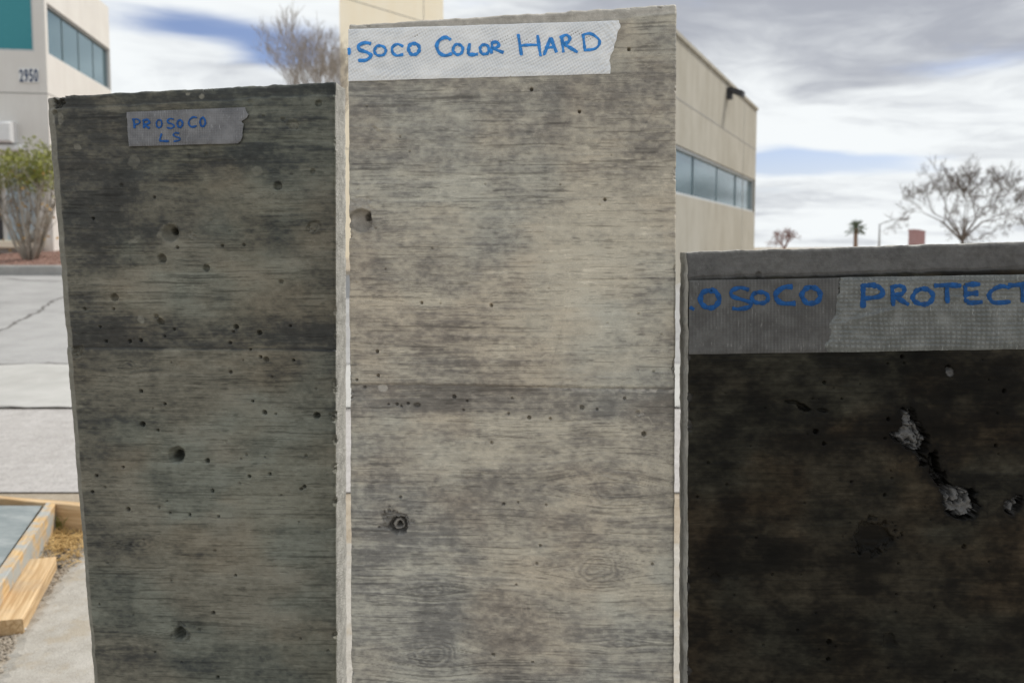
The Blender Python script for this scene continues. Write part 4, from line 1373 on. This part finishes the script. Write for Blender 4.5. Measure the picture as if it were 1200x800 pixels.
    f.pit(488, 475, 4.4, 1.7, ry=3.2); f.pit(682, 478, 3.4, 1.7); f.scab(750, 484, 5.5, 4, .6, .3); f.pit(748, 484, 3, 1.6); f.scab(449, 455, 7, 6, .2, .8); f.scab(441, 152, 7, 2.2, .5, .1, .6); f.pit(719, 15, 5.5, .8, ry=3); f.pit(675, 17, 3, .8)
    f.scratch([(745, 488), (760, 489), (767, 499)], 1.6, .2, .45)
    f.knot(506, 692, 24, 12, .55, 4); f.knot(510, 766, 38, 24, .6, 5); f.knot(697, 667, 34, 22, .6, 4.5); f.knot(725, 754, 18, 9, .55, 4); f.knot(720, 570, 45, 30, .35, 7)
    f.scratch([(676, 325), (664, 360), (654, 400), (645, 432)], 1.0, .35, -.40); f.scratch([(768, 125), (757, 143), (747, 161)], 1.4, .3, -.35); f.scratch([(418, 594), (445, 635), (470, 670), (488, 706)], .9, .2, -.3)
    f.scratch([(720, 228), (705, 262), (700, 290)], .8, .15, -.2); f.scratch([(569, 300), (571, 309)], .8, .2, -.3)
    for (a, b_, L) in ((610, 705, 18), (616, 708, 14), (620, 700, 20), (642, 716, 16), (648, 704, 24), (655, 715, 22), (476, 655, 10)):
        f.scratch([(a, b_), (a + 2, b_ + L)], .9, .05, .4)
    for i in range(35):
        f.pit(rp.uniform(412, 790), rp.uniform(100, 800), rp.uniform(1.0, 1.6), 1.3)
def feat3(f):
    u, v = f.u, f.v
    tb = f.top + 31 + 2.0 * (fbm(u / 40, u * 0, 66, 3) - .5)
    k = sstep(tb + 2, tb - 2, v)
    f.dep += k * (.004 + .25 * (tb - v).clip(0, 40) * f.mpp)
    f.dep += np.exp(-((v - tb) / 2.0) ** 2) * .003
    f.raw = np.maximum(f.raw, k * .72)
    f.dep += k * (fbm(u / 14, v / 9, 71, 4) - .5) * .0014
    for (a, b_, r, ) in ((937, 300, 2.4), (1005, 303, 2), (1055, 301, 2.2), (1040, 318, 2), (1180, 297, 2.2), (950, 318, 2.5), (890, 322, 4), (868, 317, 2.5), (1078, 299, 1.8), (1120, 310, 2), (985, 320, 2), (1150, 296, 2), (1170, 288, 2), (830, 312, 1.8), (1020, 295, 1.7)):
        f.pit(a, b_, r * 1.2, 1.2)
    for i in range(60):
        f.pit(rp.uniform(812, 1240), rp.uniform(296, 320), rp.uniform(1, 1.8), 1.0)
    big = fbm(u / 45, v / 32, 67, 4) - .5
    f.tone += big * 1.1
    for b_ in ((1000, 440, 200, 22, -.12), (870, 520, 50, 40, .20), (900, 620, 70, 20, .25), (1100, 560, 90, 14, .2), (1150, 700, 60, 50, .12), (980, 540, 90, 40, -.1), (1000, 640, 60, 22, -.45), (930, 655, 70, 14, -.35), (1043, 749, 12, 9, -.9), (838, 675, 12, 10, -.75),
               (848, 543, 8, 8, -.6), (1155, 648, 14, 10, -.6), (1070, 690, 40, 40, -.25), (880, 740, 50, 30, .15), (960, 760, 80, 12, .12), (1010, 747, 7, 6, -.5), (935, 722, 10, 7, -.4), (1150, 674, 9, 7, -.5), (1110, 664, 16, 16, -.4), (1175, 612, 22, 16, -.8),
               (1060, 480, 30, 26, -.25), (1070, 440, 40, 20, .1), (1150, 490, 60, 20, .12), (850, 780, 40, 20, -.2), (1000, 710, 30, 12, .12)):
        f.blob(*b_)
    # dark rims then the pale spalls inside them
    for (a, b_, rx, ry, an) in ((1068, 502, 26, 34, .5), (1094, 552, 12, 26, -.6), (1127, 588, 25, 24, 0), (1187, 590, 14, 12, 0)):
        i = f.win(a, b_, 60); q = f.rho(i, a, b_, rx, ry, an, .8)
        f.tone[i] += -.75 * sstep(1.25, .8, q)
    def spall(poly, dep, raw):
        pu = np.array([p[0] for p in poly], float); pv = np.array([p[1] for p in poly], float)
        cu, cv = pu.mean(), pv.mean()
        i = f.win(cu, cv, 60)
        x = f.u[i] + 9.0 * f.n1[i] + 4 * f.n2[i]; y = f.v[i] + 9.0 * (fbm(f.u[i] / 6 + 40, f.v[i] / 6, 73, 3) - .5)
        ins = np.zeros(x.shape, bool); dmin = np.full(x.shape, 1e9)
        n = len(poly)
        for k in range(n):
            x0, y0, x1, y1 = pu[k], pv[k], pu[(k + 1) % n], pv[(k + 1) % n]
            cond = ((y0 > y) != (y1 > y)) & (x < (x1 - x0) * (y - y0) / (y1 - y0 + 1e-9) + x0)
            ins ^= cond
            L2 = (x1 - x0) ** 2 + (y1 - y0) ** 2 + 1e-9
            t = np.clip(((x - x0) * (x1 - x0) + (y - y0) * (y1 - y0)) / L2, 0, 1)
            dmin = np.minimum(dmin, np.hypot(x - x0 - t * (x1 - x0), y - y0 - t * (y1 - y0)))
        rough_ = fbm(f.u[i] / 7, f.v[i] / 7, 70, 4) - .5
        crag = np.abs(fbm(f.u[i] / 11, f.v[i] / 11, 74, 3) - .5)
        edge_ = sstep(0, 1.2, dmin) * sstep(5.5, 2.0, dmin + 5 * rough_)            # broken trench round the rim
        floor = dep * (1 + 2.4 * rough_) + 10 * sstep(.05, .0, crag)
        h = np.where(ins, sstep(0, 1.5, dmin) * floor + edge_ * 9, 0)
        f.dep[i] = np.maximum(f.dep[i], h * f.mpp)
        f.raw[i] = np.maximum(f.raw[i], np.where(ins, sstep(.8, 3.0, dmin + 5 * rough_), 0) * raw * (.55 + .45 * sstep(.0, .05, crag)))
        f.tone[i] += np.where(dmin < 5, -.8 * sstep(5, 0, dmin), 0) + np.where(ins, -.5, 0)  # rim and hollow toned darker: pooled sealer, with groove shade painted in
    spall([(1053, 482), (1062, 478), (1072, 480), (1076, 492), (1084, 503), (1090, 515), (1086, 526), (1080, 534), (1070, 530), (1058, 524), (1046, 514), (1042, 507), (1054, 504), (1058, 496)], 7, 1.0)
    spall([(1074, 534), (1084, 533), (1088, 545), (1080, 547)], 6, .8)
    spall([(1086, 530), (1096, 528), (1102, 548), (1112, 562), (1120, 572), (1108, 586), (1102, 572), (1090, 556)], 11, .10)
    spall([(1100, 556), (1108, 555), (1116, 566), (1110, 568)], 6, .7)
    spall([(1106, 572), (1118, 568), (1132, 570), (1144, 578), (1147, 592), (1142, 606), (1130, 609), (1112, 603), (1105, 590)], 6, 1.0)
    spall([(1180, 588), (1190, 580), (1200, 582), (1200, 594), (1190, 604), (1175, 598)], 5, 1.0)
    f.pit(1111, 431, 4, 1.2); f.scab(1113, 436, 5, 6, .3, .7); f.pit(927, 471, 9, 1.2, ry=2.6, ang=.15, tone=-.5, jag=.6); f.pit(943, 478, 9, 1.5, ry=4.5, ang=.45, tone=-.6, jag=.6); f.pit(965, 481, 8, 1.0, ry=2.4, ang=.15, tone=-.4, jag=.6)
    f.pit(1022, 628, 24, .25, ry=19, tone=-1.2, jag=.7); f.blob(1022, 628, 26, 20, -.7); f.pit(1012, 618, 6, .8); f.pit(1026, 622, 4, .9); f.pit(1043, 750, 9, .3, jag=.8); f.pit(838, 675, 6, .3, jag=.8)
    for (a, b_, r) in ((1057, 418, 2.2), (966, 520, 2.2), (956, 506, 2.8), (1177, 458, 2), (1041, 491, 2.2), (966, 448, 1.9), (1167, 522, 2), (1037, 580, 1.8), (1130, 640, 2.2), (972, 752, 2.8), (971, 772, 2.6)):
        f.pit(a, b_, r * 1.2, 1.5)
    for i in range(60):
        f.pit(rp.uniform(812, 1240), rp.uniform(418, 800), rp.uniform(1.0, 2.0), 1.2)

pan1, PL1 = concrete_panel('concrete_slab', 225, 1.40, rad(3.0), (49, 113), (392, 95), (106, 800), (394, 800), M['face1'], feat1, PAINT1,
                           'dark olive concrete slab with pitted face and chipped left edge')
pan2, PL2 = concrete_panel('concrete_slab', 600, 1.27, rad(4.0), (408, 28), (793, 4), (411, 800), (790, 800), M['face2'], feat2, PAINT2,
                           'light grey concrete slab, tallest of the three, in the middle')
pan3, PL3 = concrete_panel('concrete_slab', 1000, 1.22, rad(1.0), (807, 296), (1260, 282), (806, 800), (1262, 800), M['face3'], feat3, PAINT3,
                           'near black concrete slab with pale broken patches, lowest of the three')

# ------------------------------------------------------------------ duct tape with marker lettering
def tape(pl_, TL, TR, BL, BR, material, left, right, weave, wrinkle, label, base=.0006, step=.9, seed=0, crush=None):
    nc = int((TR[0] - TL[0]) / step); nr = int((BL[1] - TL[1]) / step)
    s_, t_ = np.meshgrid(np.linspace(0, 1, nc + 1), np.linspace(0, 1, nr + 1))
    lu = TL[0] + (BL[0] - TL[0]) * t_ + left(t_); ru = TR[0] + (BR[0] - TR[0]) * t_ + right(t_)
    U = lu + (ru - lu) * s_
    fs_ = (U - TL[0]) / (TR[0] - TL[0])
    top = TL[1] + (TR[1] - TL[1]) * fs_ + .8 * (fbm(U / 20, U * 0, 81 + seed, 3) - .5); bot = BL[1] + (BR[1] - BL[1]) * fs_ + .8 * (fbm(U / 20, U * 0, 83 + seed, 3) - .5)
    V = top + (bot - top) * t_
    wv_ = weave(U, V)
    lift = base + wv_ + wrinkle(U, V)
    # edges pressed down
    ed_ = np.minimum(np.minimum(s_ * nc, (1 - s_) * nc), np.minimum(t_ * nr, (1 - t_) * nr)) * step
    lift = .00025 + lift * (.35 + .65 * np.clip(ed_ / 4, 0, 1))
    L = pl_.local(pl_.hit(U, V)); L[..., 1] -= lift
    A = L.reshape(-1, 3)
    n = (nr + 1) * (nc + 1)
    idx = np.arange(n).reshape(nr + 1, nc + 1)
    q = np.stack([idx[:-1, :-1], idx[1:, :-1], idx[1:, 1:], idx[:-1, 1:]], -1).reshape(-1, 4)
    B = A.copy(); B[:, 1] += .0004
    bd = np.concatenate([idx[0, :], idx[1:, -1], idx[-1, -2::-1], idx[-2::-1, 0]])
    rim = np.stack([bd[:-1], bd[1:], bd[1:] + n, bd[:-1] + n], -1)
    V_ = np.concatenate([A, B]); Q = np.concatenate([q, q[:, ::-1] + n, rim])
    me = bpy.data.meshes.new('tape_strip')
    me.vertices.add(len(V_)); me.vertices.foreach_set('co', V_.astype(np.float32).ravel())
    me.loops.add(Q.size); me.loops.foreach_set('vertex_index', Q.astype(np.int32).ravel())
    me.polygons.add(len(Q)); me.polygons.foreach_set('loop_start', np.arange(0, Q.size, 4, dtype=np.int32))
    me.polygons.foreach_set('use_smooth', np.ones(len(Q), bool))
    me.update(calc_edges=True); me.validate()
    th = (.25 + 1.1 * sstep(.32, .62, fbm(U / 24, V / 17, 95 + seed, 4))) * .9 * (1 - sstep(0.0, 1.0, (wv_ - np.percentile(wv_, 8)) / (np.percentile(wv_, 92) - np.percentile(wv_, 8))))  # weave hollows darker, bumps lighter: relief shading painted as colour
    at = me.attributes.new('weave_shade', 'FLOAT', 'POINT')
    at.data.foreach_set('value', np.concatenate([th.ravel(), th.ravel()]).astype(np.float32))
    o = link('tape_strip', me, material)
    o.location = pl_.o; o.rotation_euler = (0, 0, -pl_.yaw)
    tag(o, label, 'tape', 'duct tape strips on the slabs')
    return o
def smooth_path(pts, closed=False, n=7):
    P_ = [np.array(p, float) for p in pts]
    if len(P_) == 2: return [P_[0] + (P_[1] - P_[0]) * k / 8 for k in range(9)]
    res = []
    m = len(P_)
    for i in range(m - 1):
        p0 = P_[max(i - 1, 0)]; p1 = P_[i]; p2 = P_[i + 1]; p3 = P_[min(i + 2, m - 1)]
        for k in range(n):
            t = k / n
            res.append(.5 * ((2 * p1) + (-p0 + p2) * t + (2 * p0 - 5 * p1 + 4 * p2 - p3) * t * t + (-p0 + 3 * p1 - 3 * p2 + p3) * t ** 3))
    res.append(P_[-1])
    return res
def letter(pl_, parent, strokes, wd_, material, ox, oy, sc, lift=.0024, clip=None):
    """one hand-drawn character: marker strokes given in pixels of an enlarged view"""
    mb = MB()
    for st in strokes:
        if st[0] == 'o':
            _, cx, cy, rx, ry = st
            a0 = random.uniform(-2.2, -1.2)
            pts = [(cx + rx * math.cos(a0 + 6.5 * k / 12) * random.uniform(.94, 1.06), cy + ry * math.sin(a0 + 6.5 * k / 12) * random.uniform(.94, 1.06)) for k in range(13)]
        else:
            pts = st
        path = smooth_path(pts) if st[0] == 'o' or st[0] != 'l' else pts
        px_ = [(ox + p[0] / sc, oy + p[1] / sc) for p in path]
        if clip: px_ = [p for p in px_ if clip[0] <= p[0] <= clip[1]]
        if len(px_) < 2: continue
        n = len(px_)
        vs = []; fs = []
        lf = lift + random.uniform(-.0002, .0002)
        wf = random.uniform(.82, 1.15); ph = random.uniform(0, 6)
        for i, p in enumerate(px_):
            a = np.array(px_[max(i - 1, 0)]); b_ = np.array(px_[min(i + 1, n - 1)])
            d = b_ - a; d = d / (np.hypot(*d) + 1e-9)
            nn = np.array((-d[1], d[0])) * wd_ / 2 * wf * (1 + .16 * math.sin(ph + i * .55)) * random.uniform(.9, 1.1)
            if i in (0, n - 1): nn *= .75
            for sgn, lft in ((-1, lf - .0006), (-.55, lf), (.55, lf), (1, lf - .0006)):
                q = pl_.local(pl_.hit(p[0] + nn[0] * sgn, p[1] + nn[1] * sgn))
                vs.append((q[0], q[1] - lft, q[2]))
        for i in range(n - 1):
            for k in range(3):
                fs.append((4 * i + k, 4 * i + 4 + k, 4 * i + 5 + k, 4 * i + 1 + k))
        mb.add(vs, fs)
    if not mb.v: return
    return mb.build('letter', material, parent, True)

zero = lambda t: t * 0
def jagged(amp, seed, k=9):
    return lambda t: amp * (fbm(t * k, t * 0 + seed, 90 + seed, 3) - .5) * 2
# strip on the olive slab
def wv1(U, V): return .00026 * np.sin(U * 2 * math.pi / 2.8) * (fbm(U / 12, V / 12, 3, 2)) + .00010 * np.sin(V * 2 * math.pi / 2.8)
def wr1(U, V): return .0006 * (fbm(U / 14, V / 9, 5, 4) - .3).clip(0) + .0009 * np.exp(-((U - 284) / 5) ** 2) * fbm(U / 3, V / 5, 6, 2)
t1 = tape(PL1, (148.5, 131.5), (287.3, 126), (150.8, 172), (287.3, 168), M['tape1'], jagged(.8, 1), lambda t: jagged(.7, 2, 14)(t) + np.interp(t, [0, .1, .2, .3, .37, .41, .46, .6, .8, .93, 1], [0, 1.2, 4, 1.5, -3.8, -4, -.8, -2.4, -3.2, -4.5, -8.5]), wv1, wr1,
          'dull grey duct tape with two lines of blue lettering on the olive slab', seed=1)
L1_ = [[[(471, 420), (473, 434), (475, 452)], [(466, 421), (484, 420), (493, 428), (488, 436), (474, 439)]],
       [[(506, 424), (507, 438), (508, 452)], [(503, 425), (520, 422), (527, 430), (520, 437), (508, 439), (518, 446), (528, 452)]],
       [('o', 561, 436, 10, 14)],
       [[(612, 421), (600, 418), (590, 425), (594, 433), (608, 438), (613, 446), (602, 452), (588, 449)]],
       [('o', 634, 436, 9, 13)],
       [[(694, 415), (680, 413), (667, 424), (666, 438), (675, 447), (693, 444)]],
       [('o', 714, 430, 9, 15)],
       [[(570, 470), (566, 484), (563, 496)], [(563, 496), (580, 497), (596, 497)]],
       [[(632, 470), (618, 468), (611, 475), (618, 481), (632, 486), (632, 494), (612, 498)]]]
for st in L1_: letter(PL1, t1, st, 2.2, M['ink1'], 0, 0, 3.0)
# strip on the light grey slab
def wv2(U, V):
    return .00042 * np.sin((U * .55 + V) * 2 * math.pi / 4.2 + 6 * (fbm(U / 35, V / 20, 14, 3) - .5)) * (.4 + fbm(U / 10, V / 8, 4, 2)) + .00024 * np.sin((U - V * .5) * 2 * math.pi / 3.4)
def wr2(U, V):
    c = sstep(690, 722, U)
    return .0022 * (fbm(U / 34, V / 8, 15, 4) - .40).clip(0) + c * .0030 * np.abs(np.sin((V * .8 + (U - 690) * .9 * np.sign(V - 52)) / 2.4)) * fbm(U / 8, V / 6, 9, 2)
t2 = tape(PL2, (408.3, 34.5), (724, 24.5), (408.3, 95.5), (715, 86.5), M['tape2'], zero, lambda t: jagged(2.2, 3)(t) + 3.5 * np.exp(-((t - .12) / .18) ** 2) - 3 * np.exp(-((t - .72) / .12) ** 2), wv2, wr2,
          'bright silver duct tape with blue lettering near the top of the light grey slab', seed=4)
L2_ = [[[(5, 160), (20, 160), (29, 180), (24, 200), (5, 207)]],
       [[(106, 156), (85, 152), (62, 162), (66, 177), (92, 186), (105, 198), (88, 213), (60, 214)]],
       [('o', 137, 180, 19, 18)],
       [[(219, 166), (198, 157), (181, 168), (181, 186), (196, 197), (219, 193)]],
       [('o', 256, 174, 19, 20)],
       [[(386, 142), (366, 133), (344, 145), (336, 165), (346, 188), (366, 197), (390, 190)]],
       [('o', 410, 176, 17, 18)],
       [[(452, 154), (448, 175), (446, 193)], [(446, 193), (464, 194), (481, 192)]],
       [('o', 504, 176, 16, 17)],
       [[(531, 150), (529, 170), (528, 191)], [(526, 152), (546, 150), (555, 160), (545, 169), (530, 171), (550, 179), (571, 187)]],
       [[(622, 122), (628, 160), (634, 197)], [(690, 125), (695, 162), (701, 200)], [(628, 163), (660, 160), (697, 160)]],
       [[(712, 196), (724, 165), (736, 134)], [(736, 134), (746, 160), (757, 187)], [(718, 171), (735, 168), (753, 168)]],
       [[(775, 131), (778, 160), (781, 187)], [(768, 136), (790, 125), (803, 136), (797, 150), (782, 156), (805, 170), (831, 186)]],
       [[(850, 126), (853, 150), (856, 176)], [(844, 126), (875, 120), (903, 138), (907, 155), (892, 173), (852, 179)]]]
for st in L2_: letter(PL2, t2, st, 3.6, M['ink2'], 400, 0, 3.0, lift=.0026, clip=(408.6, 800))
# two strips on the black slab
def wv3(U, V): return .00020 * np.sin(U * 2 * math.pi / 4.0) * (fbm(U / 9, V / 20, 24, 3) * 1.6) + .00008 * np.sin(V * 2 * math.pi / 3.0)
def wr3(U, V): return .0010 * (fbm(U / 22, V / 16, 25, 4) - .42).clip(0)
def wv4(U, V):
    return .00085 * (.5 + .5 * np.cos(U * 2 * math.pi / 5.9 + 1.3 * np.sin(V / 13 + U / 60) + 5 * (fbm(U / 60, V / 50, 38, 2) - .5))) * (.5 + .5 * np.cos(V * 2 * math.pi / 5.2 + .9 * np.sin(U / 21) + 5 * (fbm(U / 50, V / 60, 39, 2) - .5))) * (.15 + 1.5 * fbm(U / 26, V / 22, 35, 3))
def wr4(U, V):
    fold = .0016 * np.exp(-(((V - 372) + (U - 1010) * .25) / 3.0) ** 2) * np.exp(-((U - 1020) / 32) ** 2) + .0012 * np.exp(-(((V - 348) - (U - 1120) * .12) / 2.4) ** 2) * np.exp(-((U - 1130) / 40) ** 2)
    return .0007 + .0020 * (fbm(U / 30, V / 14, 36, 4) - .4).clip(0) + fold + .0012 * np.exp(-((U - 984) / 5) ** 2) * fbm(U / 4, V / 6, 37, 3)
t3 = tape(PL3, (807.6, 328.5), (985, 325.5), (807, 415), (975, 412.5), M['tape3'], zero, jagged(1.0, 5), wv3, wr3,
          'matt grey duct tape with blue lettering at the left of the black slab', seed=7)
t4 = tape(PL3, (984, 325), (1258, 320.5), (971, 412.5), (1258, 408), M['tape4'], lambda t: jagged(3.0, 6, 12)(t) + np.interp(t, [0, .2, .35, .5, .6, .75, .9, 1], [0, 3, -1, 2, -4, -1, -6, 0]), zero, wv4, wr4,
          'embossed glossy grey duct tape with blue lettering at the right of the black slab', seed=9, base=.0008)
L3a = [[[(5, 255), (22, 278), (40, 290)]],
       [('o', 95, 253, 32, 31)],
       [[(232, 221), (202, 213), (172, 224), (174, 243), (212, 256), (238, 266), (232, 281), (196, 288), (173, 285)]],
       [('o', 271, 248, 29, 20)],
       [[(386, 210), (355, 212), (328, 232), (330, 254), (352, 268), (396, 268)]],
       [('o', 450, 240, 31, 29)]]
L3b = [[[(632, 198), (632, 240), (632, 284)], [(625, 207), (670, 205), (699, 222), (690, 243), (636, 251)]],
       [[(733, 205), (736, 240), (738, 277)], [(729, 213), (760, 206), (777, 219), (765, 236), (742, 241), (768, 258), (792, 273)]],
       [('o', 842, 245, 35, 27)],
       [[(880, 206), (930, 204), (976, 206)], [(926, 207), (926, 236), (928, 267)]],
       [[(1042, 201), (1015, 201), (990, 204)], [(990, 204), (992, 236), (995, 266)], [(995, 266), (1025, 264), (1051, 262)], [(993, 235), (1015, 233), (1036, 232)]],
       [[(1146, 213), (1115, 208), (1083, 224), (1074, 244), (1092, 265), (1149, 262)]],
       [[(1140, 206), (1175, 203), (1215, 200)], [(1190, 205), (1191, 236), (1193, 264)]]]
for st in L3a: letter(PL3, t3, st, 5.2, M['ink3'], 800, 266, 3.0, lift=.0022, clip=(808.2, 1200))
for st in L3b: letter(PL3, t4, st, 5.2, M['ink3'], 800, 266, 3.0, lift=.0034)
